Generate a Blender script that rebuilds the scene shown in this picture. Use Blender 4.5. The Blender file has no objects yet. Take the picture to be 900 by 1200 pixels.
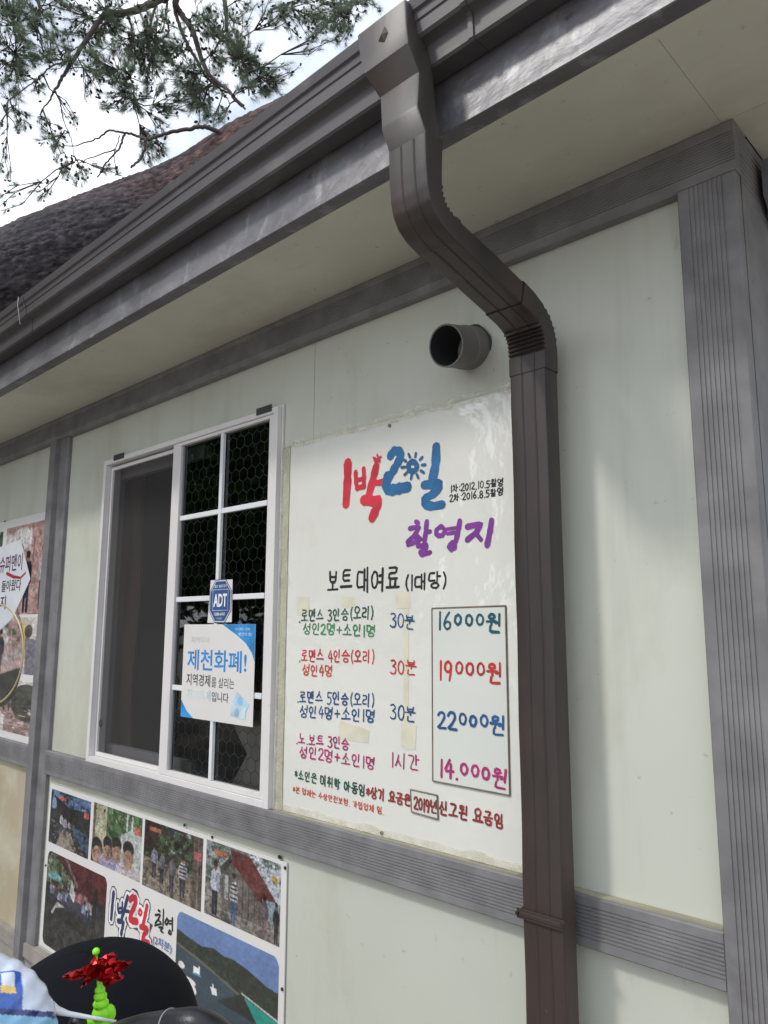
import bpy, bmesh, math, random
import numpy as np
from mathutils import Vector, Matrix, noise
random.seed(11); rng = np.random.RandomState(5)
scene = bpy.context.scene
col = scene.collection

# ------------------------------------------------------------------ camera
CAMZ = 1.6
YAW, PIT, ROL = math.radians(43.609), math.radians(8.932), math.radians(0.168)
FPX = 877.39                                  # focal length for a 900 px wide picture
fw = Vector((-math.sin(YAW)*math.cos(PIT), math.cos(YAW)*math.cos(PIT), math.sin(PIT)))
rt = Vector((math.cos(YAW), math.sin(YAW), 0)); up = rt.cross(fw)
rt2 = rt*math.cos(ROL) + up*math.sin(ROL); up2 = up*math.cos(ROL) - rt*math.sin(ROL)
cam_d = bpy.data.cameras.new('camera'); cam = bpy.data.objects.new('camera', cam_d); col.objects.link(cam)
m = Matrix.Identity(4)
for i in range(3):
    m[i][0] = rt2[i]; m[i][1] = up2[i]; m[i][2] = -fw[i]
m[2][3] = CAMZ
cam.matrix_world = m
cam_d.sensor_fit = 'HORIZONTAL'; cam_d.sensor_width = 36; cam_d.lens = FPX/900*36
cam_d.clip_start = 0.02; cam_d.clip_end = 2000
scene.camera = cam

def ray(u, v): return rt2*((u-450)/FPX) - up2*((v-600)/FPX) + fw
def at(u, v, t): return Vector((0, 0, CAMZ)) + ray(u, v)*t            # a point t metres deep
def W(u, v, y=1.49):                                                  # a point on the wall plane y
    r = ray(u, v); t = y/r.y
    return Vector((r.x*t, y, CAMZ + r.z*t))

# ------------------------------------------------------------------ world, sun, exposure
SUNV = Vector((-0.55, -1.0, 1.29)).normalized()
elev = math.asin(SUNV.z); azim = math.atan2(SUNV.x, SUNV.y)
w = bpy.data.worlds.new('World'); scene.world = w; w.use_nodes = True
nt = w.node_tree; nt.nodes.clear()
o_ = nt.nodes.new('ShaderNodeOutputWorld'); bg = nt.nodes.new('ShaderNodeBackground')
sky = nt.nodes.new('ShaderNodeTexSky'); sky.sky_type = 'NISHITA'; sky.sun_disc = False
sky.sun_elevation = elev; sky.sun_rotation = azim; sky.dust_density = 3.0; sky.air_density = 1.0
tc = nt.nodes.new('ShaderNodeTexCoord'); nz = nt.nodes.new('ShaderNodeTexNoise')
nz.inputs['Scale'].default_value = 2.2; nz.inputs['Detail'].default_value = 5
mp = nt.nodes.new('ShaderNodeMapRange'); mp.inputs['From Min'].default_value = .3; mp.inputs['From Max'].default_value = .62
mp.inputs['To Min'].default_value = .72; mp.inputs['To Max'].default_value = 1.0
mx = nt.nodes.new('ShaderNodeMix'); mx.data_type = 'RGBA'
nt.links.new(tc.outputs['Generated'], nz.inputs['Vector']); nt.links.new(nz.outputs['Fac'], mp.inputs['Value'])
nt.links.new(mp.outputs['Result'], mx.inputs['Factor']); nt.links.new(sky.outputs['Color'], mx.inputs['A'])
nz2 = nt.nodes.new('ShaderNodeTexNoise'); nz2.inputs['Scale'].default_value = 5.0; nz2.inputs['Detail'].default_value = 6
cm = nt.nodes.new('ShaderNodeMix'); cm.data_type = 'RGBA'; cr_ = nt.nodes.new('ShaderNodeMapRange'); cr_.inputs['From Min'].default_value = .40; cr_.inputs['From Max'].default_value = .60
cm.inputs['A'].default_value = (3.9, 4.5, 5.6, 1); cm.inputs['B'].default_value = (8.4, 8.7, 9.2, 1)   # grey-blue and bright thin cloud
nt.links.new(tc.outputs['Generated'], nz2.inputs['Vector']); nt.links.new(nz2.outputs['Fac'], cr_.inputs['Value']); nt.links.new(cr_.outputs['Result'], cm.inputs['Factor']); nt.links.new(cm.outputs['Result'], mx.inputs['B'])
nt.links.new(mx.outputs['Result'], bg.inputs['Color']); bg.inputs['Strength'].default_value = 0.11
nt.links.new(bg.outputs['Background'], o_.inputs['Surface'])
sd = bpy.data.lights.new('sun', 'SUN'); sd.energy = 0.95; sd.angle = math.radians(6.0); sd.color = (1.0, .96, .9)
so = bpy.data.objects.new('sun', sd); col.objects.link(so); so.rotation_euler = SUNV.to_track_quat('Z', 'Y').to_euler()
so.location = (0, -3, 9)
scene.view_settings.view_transform = 'Standard'; scene.view_settings.look = 'None'
scene.view_settings.exposure = 0.76; scene.view_settings.gamma = 1.0

# ------------------------------------------------------------------ materials
MATS = {}
def mat(name, c, rough=.6, metal=0., var=.08, scale=6., bump=0., bscale=60., coat=0., stretch=None, dirt=None, spec=.5, subs=0):
    if name in MATS: return MATS[name]
    mt = bpy.data.materials.new(name); mt.use_nodes = True; n = mt.node_tree; b = n.nodes['Principled BSDF']
    b.inputs['Roughness'].default_value = rough; b.inputs['Metallic'].default_value = metal
    b.inputs['Coat Weight'].default_value = coat; b.inputs['Specular IOR Level'].default_value = spec
    t = n.nodes.new('ShaderNodeTexCoord'); mpn = n.nodes.new('ShaderNodeMapping')
    if stretch: mpn.inputs['Scale'].default_value = stretch
    n.links.new(t.outputs['Object'], mpn.inputs['Vector'])
    a = n.nodes.new('ShaderNodeTexNoise'); a.inputs['Scale'].default_value = scale; a.inputs['Detail'].default_value = 6
    n.links.new(mpn.outputs['Vector'], a.inputs['Vector'])
    r = n.nodes.new('ShaderNodeMapRange'); r.inputs['From Min'].default_value = .3; r.inputs['From Max'].default_value = .7
    r.inputs['To Min'].default_value = 1-var; r.inputs['To Max'].default_value = 1+var
    n.links.new(a.outputs['Fac'], r.inputs['Value'])
    vm = n.nodes.new('ShaderNodeVectorMath'); vm.operation = 'SCALE'; vm.inputs[0].default_value = c[:3]
    n.links.new(r.outputs['Result'], vm.inputs['Scale']); out = vm.outputs['Vector']
    if dirt:                                                         # dirt = (colour, scale, threshold, amount)
        for (dc, ds, th, am, st) in dirt:
            mp2 = n.nodes.new('ShaderNodeMapping'); mp2.inputs['Scale'].default_value = st; mp2.inputs['Location'].default_value = (3.1*ds, 1.7, ds)
            n.links.new(t.outputs['Object'], mp2.inputs['Vector'])
            d = n.nodes.new('ShaderNodeTexNoise'); d.inputs['Scale'].default_value = ds; d.inputs['Detail'].default_value = 8
            d.inputs['Roughness'].default_value = .65
            n.links.new(mp2.outputs['Vector'], d.inputs['Vector'])
            q = n.nodes.new('ShaderNodeMapRange'); q.inputs['From Min'].default_value = th; q.inputs['From Max'].default_value = th+.12
            q.inputs['To Max'].default_value = am; n.links.new(d.outputs['Fac'], q.inputs['Value'])
            x = n.nodes.new('ShaderNodeMix'); x.data_type = 'RGBA'; n.links.new(q.outputs['Result'], x.inputs['Factor'])
            n.links.new(out, x.inputs['A']); x.inputs['B'].default_value = (*dc, 1); out = x.outputs['Result']
    n.links.new(out, b.inputs['Base Color'])
    rr = n.nodes.new('ShaderNodeMapRange'); rr.inputs['To Min'].default_value = max(0, rough-.08); rr.inputs['To Max'].default_value = min(1, rough+.08)
    n.links.new(a.outputs['Fac'], rr.inputs['Value']); n.links.new(rr.outputs['Result'], b.inputs['Roughness'])
    if bump:
        e = n.nodes.new('ShaderNodeTexNoise'); e.inputs['Scale'].default_value = bscale; e.inputs['Detail'].default_value = 4
        n.links.new(mpn.outputs['Vector'], e.inputs['Vector'])
        bp = n.nodes.new('ShaderNodeBump'); bp.inputs['Strength'].default_value = 1; bp.inputs['Distance'].default_value = bump
        n.links.new(e.outputs['Fac'], bp.inputs['Height']); n.links.new(bp.outputs['Normal'], b.inputs['Normal'])
        if coat: n.links.new(bp.outputs['Normal'], b.inputs['Coat Normal'])
    MATS[name] = mt; return mt
def attr_mat(name, rough=.5, coat=0., metal=0., bump=0.):
    if name in MATS: return MATS[name]
    mt = mat(name, (1, 1, 1), rough, metal, coat=coat, bump=bump, bscale=9)
    n = mt.node_tree; a = n.nodes.new('ShaderNodeVertexColor'); a.layer_name = 'Print'
    n.links.new(a.outputs['Color'], n.nodes['Principled BSDF'].inputs['Base Color']); return mt

streak = ((.38, .385, .31), 4.5, .55, .30, (1, 1, .07)); spots = ((.10, .09, .07), 34., .665, .8, (1, 1, 1))
M_wall = mat('wall_enamel', (.605, .62, .53), .38, var=.05, scale=1.6, bump=.0015, bscale=2.5, dirt=[streak, spots, ((.44, .41, .30), 1.3, .54, .45, (1, 1, .5)), ((.70, .71, .64), 8., .60, .3, (1, 1, .05)), ((.30, .28, .22), 18., .66, .5, (1, 1, .35))], coat=.1)
M_soffit = mat('soffit_board', (.63, .62, .52), .6, var=.07, scale=2.5, bump=.001, bscale=5, dirt=[((.22, .20, .15), 26., .64, .8, (1, 1, 1)), ((.48, .46, .38), 2.4, .50, .5, (.6, 1, 1)), ((.28, .25, .19), 9., .66, .4, (.3, 2, 1))])
M_trim = mat('composite_trim', (.205, .198, .200), .66, var=.2, scale=12, bump=.0002, bscale=160, dirt=[((.10, .09, .085), 30., .64, .6, (.4, 1, 1)), ((.33, .32, .31), 5., .56, .4, (.5, 1, .5)), ((.12, .11, .105), 9., .58, .4, (1, 1, 1))])
M_gut = mat('gutter_metal', (.092, .084, .086), .5, .15, var=.1, scale=5, stretch=(.3, 1, 1), bump=.0012, bscale=10, dirt=[((.26, .25, .24), 6., .57, .4, (.4, 1, 1)), ((.05, .04, .04), 40., .66, .8, (1, 1, 1))])
M_fascia = mat('fascia_metal', (.17, .165, .175), .44, .3, var=.25, scale=9, stretch=(.6, 1, 1), bump=.004, bscale=26, dirt=[((.42, .42, .43), 11., .55, .5, (1.4, 1, .7)), ((.12, .11, .11), 7., .54, .7, (.25, 1, 1)), ((.05, .045, .045), 30., .62, .8, (.7, 1, 1))])
M_pipe = mat('downpipe_metal', (.044, .035, .031), .46, .0, var=.28, scale=4, stretch=(2, 2, .4), bump=.0012, bscale=9, dirt=[((.070, .046, .038), 5., .52, .6, (1, 1, .3)), ((.14, .13, .125), 7., .6, .35, (1.5, 1.5, .12)), ((.35, .33, .31), 46., .70, .9, (1, 1, 1)), ((.03, .036, .034), 4., .56, .6, (1, 1, .6))])
M_white = mat('window_plastic', (.78, .75, .73), .38, var=.04, scale=5, dirt=[((.4, .36, .33), 28., .66, .6, (1, 1, 1)), ((.55, .5, .47), 4., .6, .4, (1, 1, .4))])
M_munt = mat('muntin_plastic', (.80, .82, .82), .4, var=.03)
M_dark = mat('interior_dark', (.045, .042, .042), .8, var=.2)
M_greyp = mat('inner_frame', (.26, .26, .265), .55, var=.08)
M_curt = mat('brown_curtain', (.40, .25, .17), .85, var=.2, scale=3, stretch=(4, 4, .3))
M_beigecl = mat('beige_cloth', (.62, .54, .46), .9, var=.12, scale=5, bump=.004, bscale=12)
M_tabs = mat('black_tape', (.045, .045, .045), .55)
M_conc = mat('concrete', (.33, .30, .26), .85, var=.15, scale=8, bump=.004, bscale=40)
M_vent = mat('vent_plastic', (.17, .155, .15), .5, var=.12, scale=9, dirt=[((.42, .40, .36), 12., .58, .5, (1, 1, 1))])
M_ventshade = mat('vent_inside_shade', (.03, .03, .035), .6)  # inside of the same pipe, with its shade put into the colour
M_board = mat('laminated_board', (.83, .82, .75), .5, var=.03, scale=2, coat=1., bump=.018, bscale=5.5, dirt=[((.62, .62, .48), 3., .6, .35, (1, 1, 1))])
nb_ = MATS['laminated_board'].node_tree.nodes; [MATS['laminated_board'].node_tree.links.remove(l) for l in list(nb_['Principled BSDF'].inputs['Normal'].links)]
MATS['laminated_board'].node_tree.nodes['Principled BSDF'].inputs['Coat Roughness'].default_value = .05; MATS['laminated_board'].node_tree.nodes['Principled BSDF'].inputs['Coat IOR'].default_value = 1.8
M_edge = mat('board_edge', (.50, .50, .38), .4, var=.15, scale=12, coat=.7, bump=.006, bscale=20, dirt=[((.25, .2, .12), 14., .62, .7, (1, 1, 1))])
M_banner = mat('banner_sheet', (.78, .76, .73), .45, var=.02, coat=.15)
M_print = attr_mat('photo_print', .42, coat=.25)
M_bump = None
M_red = mat('red_foil', (.42, .008, .012), .3, .7, var=.2, scale=30)
M_lime = mat('lime_plastic', (.30, .85, .02), .35, var=.05); 
b_ = M_lime.node_tree.nodes['Principled BSDF']; b_.inputs['Subsurface Weight'].default_value = .3; b_.inputs['Subsurface Radius'].default_value = (.01, .01, .005)
M_black = mat('black_fabric', (.0045, .005, .008), .85, var=.25, scale=12, bump=.0004, bscale=500, spec=.15)
M_blackl = mat('black_leather', (.012, .012, .014), .38, var=.2, scale=20, bump=.0004, bscale=300)
M_thread = mat('grey_thread', (.30, .30, .32), .6)
M_metal = mat('frame_metal', (.35, .35, .36), .35, .9)
M_balloon = attr_mat('foil_balloon', .16, coat=.6, bump=.006)
M_stick = mat('white_stick', (.75, .77, .8), .35)
M_ground = mat('sandy_ground', (.25, .225, .195), .95, var=.25, scale=1.5, bump=.02, bscale=14)
M_roof = mat('roof_sheet', (.13, .06, .05), .5, .2, var=.15, scale=3)
M_needle = mat('pine_needles', (.15, .19, .14), .6, var=.5, scale=1.4)
M_cone = mat('pine_cones', (.030, .020, .022), .8, var=.3)
M_twig = mat('pine_twigs', (.085, .065, .060), .85, var=.3, scale=10)
M_leaf = mat('broad_leaves', (.06, .10, .035), .75, var=.5, scale=1.2)
M_leaftr = mat('grey_bark', (.10, .085, .07), .9, var=.3)
M_stick_ = mat('pale_thread', (.55, .52, .48), .8)
M_tape = mat('yellowed_tape', (.74, .71, .55), .35, var=.08, scale=20)
M_acryl = mat('acrylic_sheet', (.75, .77, .70), .18, var=.02, coat=.5)
M_brown = mat('brown_edge', (.20, .16, .12), .6, var=.3, scale=30)
M_screw = mat('screw_heads', (.06, .055, .05), .5, .5)
M_stain = mat('ledge_grime', (.38, .36, .26), .7, var=.35, scale=9, stretch=(.3, 1, 1), dirt=[((.12, .09, .05), 9., .6, .8, (1, 1, 1))])
M_bracket = mat('grey_bracket', (.17, .17, .19), .6, var=.15, scale=14)

# bark: grey and plated low on the stem, orange-red and flaky higher up
def bark():
    mt = mat('pine_bark', (.125, .11, .108), .9, var=.6, scale=22, stretch=(.7, 1, 1), bump=.012, bscale=45)
    n = mt.node_tree; b = n.nodes['Principled BSDF']; src = b.inputs['Base Color'].links[0].from_socket
    a = n.nodes.new('ShaderNodeVertexColor'); a.layer_name = 'Print'
    v = n.nodes.new('ShaderNodeVectorMath'); v.operation = 'MULTIPLY'
    n.links.new(src, v.inputs[0]); n.links.new(a.outputs['Color'], v.inputs[1])
    n.links.new(v.outputs['Vector'], b.inputs['Base Color']); return mt
M_bark = bark()

def translucent(mt, col, f):
    n = mt.node_tree; b = n.nodes['Principled BSDF']; o = [q for q in n.nodes if q.type == 'OUTPUT_MATERIAL'][0]
    t = n.nodes.new('ShaderNodeBsdfTranslucent'); t.inputs['Color'].default_value = (*col, 1); x = n.nodes.new('ShaderNodeMixShader'); x.inputs[0].default_value = f
    n.links.new(b.outputs[0], x.inputs[1]); n.links.new(t.outputs[0], x.inputs[2]); n.links.new(x.outputs[0], o.inputs['Surface'])
translucent(M_needle, (.22, .30, .18), .45); translucent(M_leaf, (.16, .26, .06), .45)
def ink(c): return mat('ink_%02x%02x%02x' % tuple(int(v*255) for v in c), c, .55, var=.25, scale=14)

# ------------------------------------------------------------------ objects
def link(o, parent=None):
    col.objects.link(o)
    if parent is not None: o.parent = parent
    return o
def empty(name, loc=(0, 0, 0)):
    o = bpy.data.objects.new(name, None); o.location = loc; o.empty_display_size = .1; return link(o)
def tag(o, label=None, cat=None, group=None, kind=None):
    for k, v in (('label', label), ('category', cat), ('group', group), ('kind', kind)):
        if v: o[k] = v
    return o
def rel(o, parent):
    if parent is None: return
    # geometry is written in world coordinates; cancel the parents' offsets
    o.matrix_parent_inverse = Matrix.Identity(4)
    off = Vector((0, 0, 0)); p = parent
    while p is not None: off += p.location; p = p.parent
    o.location = -off
class MB:
    def __init__(s): s.v = []; s.f = []; s.c = []
    def add(s, vs, fs, c=None):
        b = len(s.v); s.v += [tuple(x) for x in vs]; s.f += [tuple(i+b for i in f) for f in fs]
        if c is not None: s.c += [c]*len(vs)
    def box(s, x0, x1, y0, y1, z0, z1, bev=0.):
        if bev:
            bm = bmesh.new(); bmesh.ops.create_cube(bm, size=1)
            for q in bm.verts: q.co = Vector(((x0+x1)/2+q.co.x*(x1-x0), (y0+y1)/2+q.co.y*(y1-y0), (z0+z1)/2+q.co.z*(z1-z0)))
            bmesh.ops.bevel(bm, geom=bm.edges[:], offset=bev, segments=2, affect='EDGES', profile=.5)
            bm.verts.index_update(); s.add([q.co for q in bm.verts], [[q.index for q in f.verts] for f in bm.faces]); bm.free(); return
        s.add([(x, y, z) for x in (x0, x1) for y in (y0, y1) for z in (z0, z1)], [(0, 1, 3, 2), (4, 6, 7, 5), (0, 4, 5, 1), (2, 3, 7, 6), (0, 2, 6, 4), (1, 5, 7, 3)])
    def tube(s, pts, rad, n=8, cap=True, closed=False):
        pts = [Vector(p) for p in pts]; rad = rad if isinstance(rad, (list, tuple)) else [rad]*len(pts)
        base = len(s.v); t0 = (pts[1]-pts[0]).normalized(); a = t0.orthogonal().normalized(); rows = []
        for i, p in enumerate(pts):
            if closed: t = pts[(i+1) % len(pts)]-pts[i-1]
            else: t = pts[min(i+1, len(pts)-1)]-pts[max(i-1, 0)]
            t.normalize(); a = (a-t*a.dot(t)).normalized(); b = t.cross(a)
            rows.append([p+(a*math.cos(2*math.pi*k/n)+b*math.sin(2*math.pi*k/n))*rad[i] for k in range(n)])
        vs = [q for r in rows for q in r]; fs = []
        for i in range(len(pts) if closed else len(pts)-1):
            j = (i+1) % len(pts)
            for k in range(n): fs.append((i*n+k, i*n+(k+1) % n, j*n+(k+1) % n, j*n+k))
        if cap and not closed: fs.append(tuple(range(n))[::-1]); fs.append(tuple(range((len(pts)-1)*n, len(pts)*n)))
        s.add(vs, fs)
    def build(s, name, m, parent=None, smooth=False, label=None, **k):
        me = bpy.data.meshes.new(name); me.from_pydata(s.v, [], s.f)
        if s.c and len(s.c) == len(s.v):
            a = me.color_attributes.new('Print', 'FLOAT_COLOR', 'POINT')
            arr = np.ones((len(s.v), 4), np.float32); arr[:, :3] = np.array(s.c, np.float32)[:, :3]; a.data.foreach_set('color', arr.ravel())
        for q in (m if isinstance(m, list) else [m]): me.materials.append(q)
        if smooth: me.polygons.foreach_set('use_smooth', [True]*len(me.polygons))
        me.update(); o = bpy.data.objects.new(name, me); link(o, parent); rel(o, parent); tag(o, label, **k); return o
def fix(o):
    bm = bmesh.new(); bm.from_mesh(o.data); bmesh.ops.recalc_face_normals(bm, faces=bm.faces); bm.to_mesh(o.data); bm.free(); return o
def smooth_angle(o, deg=35):
    o.data.polygons.foreach_set('use_smooth', [True]*len(o.data.polygons)); o.data.set_sharp_from_angle(angle=math.radians(deg)); return o

def extrude_x(name, prof, x0, x1, m, parent, closed=False, seg=1, sm=False, wob=0.):
    """profile in (y, z) swept along x"""
    s = MB(); n = len(prof); xs = [x0+(x1-x0)*i/seg for i in range(seg+1)]
    vs = []
    for x in xs:
        for (y, z) in prof:
            d = wob*noise.noise(Vector((x*2.3, y*3, z*3))) if wob else 0
            vs.append((x, y+d, z+d))
    fs = []
    for i in range(seg):
        for k in range(n if closed else n-1):
            fs.append((i*n+k, i*n+(k+1) % n, (i+1)*n+(k+1) % n, (i+1)*n+k))
    if closed: fs += [tuple(range(n)), tuple(range(seg*n, seg*n+n))[::-1]]
    s.add(vs, fs); o = fix(s.build(name, m, parent))
    if sm: smooth_angle(o, sm)
    return o

def ribbed(width, flat, nrib, depth, bev=.003):
    """(across, out) outline of a grooved board face"""
    p = [(0, -depth*0), (0, 1.0)]
    pts = [(bev*0, 0.), (0., 1-0.), ]
    res = [(0., -.004), (bev, 0.)]
    a = flat; b = width-flat; pitch = (b-a)/nrib
    for i in range(nrib+1):
        c = a+pitch*i; g = pitch*.22
        if i == nrib: c = b
        res += [(c-g, 0.), (c-g*.6, -depth), (c+g*.6, -depth), (c+g, 0.)]
    res += [(width-bev, 0.), (width, -.004)]
    return res

# ================================================================== THE GROUND
g = MB(); g.add([(-400, -400, 0), (400, -400, 0), (400, 400, 0), (-400, 400, 0)], [(0, 1, 2, 3)])
tag(g.build('ground', M_ground), kind='structure')

# ================================================================== THE CABIN
WY = 1.5; C = CAMZ
XL, XR, YB = -5.6, -.455, 4.6
cab = empty('rental_cabin', (-3.0, 3.0, 0))
tag(cab, 'pale green prefab boat rental cabin with grey grooved trim, brown gutter and sliding window', 'cabin')
def box(name, x0, x1, y0, y1, z0, z1, m, parent=cab, bev=0, label=None):
    s = MB(); s.box(x0, x1, y0, y1, z0, z1, bev); return s.build(name, m, parent, label=label)

TZ, BZ = C+1.02, C-1.41                 # soffit height, bottom of the panels
# front panels around the window opening
wx0, wx1, wz0, wz1 = -3.085, -1.892, C-.528, C+.715
sx = -1.735
box('wall_panel', XL, -3.60, WY, WY+.05, C-.60, TZ-.05, M_wall)
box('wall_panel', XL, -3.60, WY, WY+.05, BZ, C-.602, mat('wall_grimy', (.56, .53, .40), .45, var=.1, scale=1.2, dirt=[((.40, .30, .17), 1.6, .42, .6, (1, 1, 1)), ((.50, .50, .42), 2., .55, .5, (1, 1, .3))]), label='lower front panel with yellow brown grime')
box('wall_panel', -3.598, wx0, WY, WY+.05, C-.60, TZ-.05, M_wall)
box('wall_panel', wx0+.0005, wx1-.0005, WY, WY+.05, wz1+.0, TZ-.05, M_wall)
box('wall_panel', wx0+.0005, wx1-.0005, WY, WY+.05, C-.60, wz0, M_wall)
box('wall_panel', wx1, sx-.001, WY, WY+.05, C-.60, TZ-.05, M_wall)
box('wall_panel', sx+.001, XR, WY, WY+.05, C-.60, TZ-.05, M_wall)
box('wall_panel', -3.598, -2.4, WY, WY+.05, BZ, C-.602, M_wall)
box('wall_panel', -2.399, XR, WY, WY+.05, BZ, C-.602, M_wall)
# side, back and far end
for (ya, yb_) in ((WY+.052, 2.6), (2.602, 3.6), (3.602, YB)): box('wall_panel', XR-.05, XR, ya, yb_, BZ, TZ-.002, M_wall)
box('wall_panel', XL, XL+.05, WY+.052, YB, BZ, TZ-.002, M_wall)
box('wall_panel', XL, XR, YB+.002, YB+.052, BZ, TZ-.002, M_wall)
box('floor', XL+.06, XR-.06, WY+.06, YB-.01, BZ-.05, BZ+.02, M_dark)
box('plinth', XL-.02, XR+.02, WY-.02, YB+.06, 0, BZ-.003, M_conc)
box('base_trim', XL, XR+.005, WY-.03, WY-.002, BZ-.001, BZ+.055, M_conc)
# inner partition and ceiling keep the room dark
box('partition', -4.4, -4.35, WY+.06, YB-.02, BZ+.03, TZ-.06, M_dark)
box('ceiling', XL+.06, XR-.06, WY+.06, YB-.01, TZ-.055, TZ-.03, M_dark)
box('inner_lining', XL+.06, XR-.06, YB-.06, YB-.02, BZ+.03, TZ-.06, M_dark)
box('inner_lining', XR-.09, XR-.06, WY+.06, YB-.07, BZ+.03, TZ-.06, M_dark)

# grooved trims: beam under the eave, belt rail, corner posts, side beam
def hboard(name, x0, x1, z0, z1, yf, flat, nr, parent=cab, dep=.0022):
    prof = ribbed(z1-z0, flat, nr, dep)
    pts = [(yf-d, z0+a) for (a, d) in prof]
    return extrude_x(name, pts+[(WY-.001, z1), (WY-.001, z0)], x0, x1, M_trim, parent, closed=True)
hboard('beam', XL, XR+.019, C+.906, TZ-.0006, 1.47, .026, 10)
hboard('belt_rail', -3.488, -.556, C-.638, C-.537, 1.472, .021, 8)
hboard('belt_rail', XL, -3.66, C-.638, C-.537, 1.472, .021, 8)
def vboard(name, x0, x1, z0, z1, yf, flat, nr, dep=.0022, yb=WY-.001):
    prof = ribbed(x1-x0, flat, nr, dep); n = len(prof)+2; s = MB()
    pts = [(x0+a, yf-d) for (a, d) in prof]+[(x1, yb), (x0, yb)]
    s.add([(x, y, z) for z in (z0, z1) for (x, y) in pts], [(k, (k+1) % n, n+(k+1) % n, n+k) for k in range(n)]+[tuple(range(n))[::-1], tuple(range(n, 2*n))])
    return fix(s.build(name, M_trim, cab))
vboard('corner_post', -.555, XR+.0175, BZ-.02, C+.905, 1.468, .026, 7)
# side leg of the corner (plain) and the grooved beam along the gable wall
s = MB(); s.box(XR+.001, XR+.0175, 1.4955, 1.655, BZ-.02, C+.905); s.box(XR+.001, XR+.0155, 1.657, 1.69, BZ-.02, C+.903)
s.build('corner_post', M_trim, cab)
prof = ribbed(TZ-.002-(C+.87), .026, 8, .002)
s = MB(); pts = [(XR+.019+d, C+.87+a) for (a, d) in prof]+[(XR+.0005, TZ-.002), (XR+.0005, C+.87)]; n = len(pts)
ya, yb_ = 1.4998, YB
s.add([(x, y, z) for y in (ya, yb_) for (x, z) in pts], [(k, (k+1) % n, n+(k+1) % n, n+k) for k in range(n)]+[tuple(range(n)), tuple(range(n, 2*n))[::-1]])
fix(s.build('side_beam', M_trim, cab))
# wall post between the bays: stepped metal channel
pp = [(-3.668, WY-.001), (-3.668, 1.478), (-3.655, 1.462), (-3.60, 1.462), (-3.597, 1.467), (-3.587, 1.467), (-3.584, 1.455), (-3.574, 1.455), (-3.571, 1.478), (-3.50, 1.478), (-3.490, 1.484), (-3.490, WY-.001)]
s = MB(); n = len(pp)
s.add([(x, y, z) for z in (BZ-.02, C+.9055) for (x, y) in pp], [(k, (k+1) % n, n+(k+1) % n, n+k) for k in range(n)]+[tuple(range(n))[::-1], tuple(range(n, 2*n))])
fix(s.build('wall_post', M_trim, cab))
# pentagonal metal bracket with two screws on the gable side
s = MB(); by = [(1.60, C+.985), (1.60, C+.905), (1.645, C+.865), (1.80, C+.865), (1.80, C+.985)]
x0, x1 = XR+.030, XR+.044; n = len(by)
s.add([(x, y, z) for x in (x0, x1) for (y, z) in by], [(k, (k+1) % n, n+(k+1) % n, n+k) for k in range(n)]+[tuple(range(n)), tuple(range(n, 2*n))[::-1]])
s.box(XR+.018, x0+.001, 1.66, 1.79, C+.88, C+.975)
br = fix(s.build('eave_bracket', M_bracket, cab))
for z in (C+.955, C+.90):
    s = MB(); s.tube([(x1-.001, 1.645, z), (x1+.004, 1.645, z)], .006, 10); s.build('screw', M_white, br)

# ---- soffit, fascia, gutter, roof
SE = 1.147
box('soffit_panel', XL-.3, -.458, SE, WY+.045, TZ, TZ+.02, M_soffit)
box('soffit_panel', -.4572, XR+.0190, WY-.0295, WY+.049, TZ, TZ+.02, M_soffit)
box('soffit_panel', -.4572, .40, SE, WY-.03, TZ, TZ+.02, M_soffit)
box('soffit_panel', XR+.0195, .40, WY-.029, YB+.4, TZ, TZ+.02, M_soffit)
box('soffit_trim', XL-.3, .40, SE+.0003, SE+.020, TZ-.004, TZ-.0005, M_soffit)
FX0, FX1 = XL-.35, .45
fp = [(SE-.0005, TZ+.010), (SE-.0005, TZ-.003), (1.101, C+1.0075), (1.0985, C+1.0095), (1.0995, C+1.018), (1.103, C+1.032), (1.107, C+1.048), (1.1095, C+1.068), (1.111, C+1.09), (1.111, C+1.25), (SE+.1, C+1.25), (SE+.1, TZ+.021), (SE, TZ+.021)]
extrude_x('fascia', fp, FX0, FX1, M_fascia, cab, closed=True, seg=70, sm=50, wob=.0016)
gz = C
GP = [(1.106, gz+1.140), (1.063, gz+1.138), (1.058, gz+1.143), (1.056, gz+1.188), (1.050, gz+1.193), (1.036, gz+1.196), (1.031, gz+1.202), (1.029, gz+1.230), (1.026, gz+1.232), (1.024, gz+1.248), (1.018, gz+1.252), (1.013, gz+1.2745), (1.016, gz+1.278), (1.022, gz+1.274), (1.034, gz+1.255), (1.040, gz+1.2), (1.066, gz+1.19), (1.066, gz+1.15), (1.104, gz+1.148), (1.104, gz+1.24), (1.1075, gz+1.24)]
gut = extrude_x('gutter', GP, FX0, FX1, M_gut, cab, closed=True, seg=50, sm=30, wob=.0012)
outer = GP[:13]
def strip(xc, wd, out=.0025):
    s = MB(); n = len(outer)
    ps = []
    for (y, z) in outer: ps.append((y-out, z-out*.4))
    s.add([(x, y, z) for x in (xc-wd/2, xc+wd/2) for (y, z) in ps+[outer[-1], outer[0]]], [(k, k+1, n+2+k+1, n+2+k) for k in range(n+1)]+[tuple(range(n+2)), tuple(range(n+2, 2*n+4))[::-1]])
    return fix(s.build('joint_strip', M_gut, gut))
s = MB(); s.tube([(-2.93, 1.008, C+1.276), (-2.925, 1.006, C+1.24), (-2.915, 1.010, C+1.20), (-2.922, 1.02, C+1.165)], .0012, 5); s.build('stray_thread', M_stick_, gut)
strip(-2.905, .018); strip(-.775, .012, .0035)
for i in range(15):                        # screw tips and dents along the rim
    pass
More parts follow.
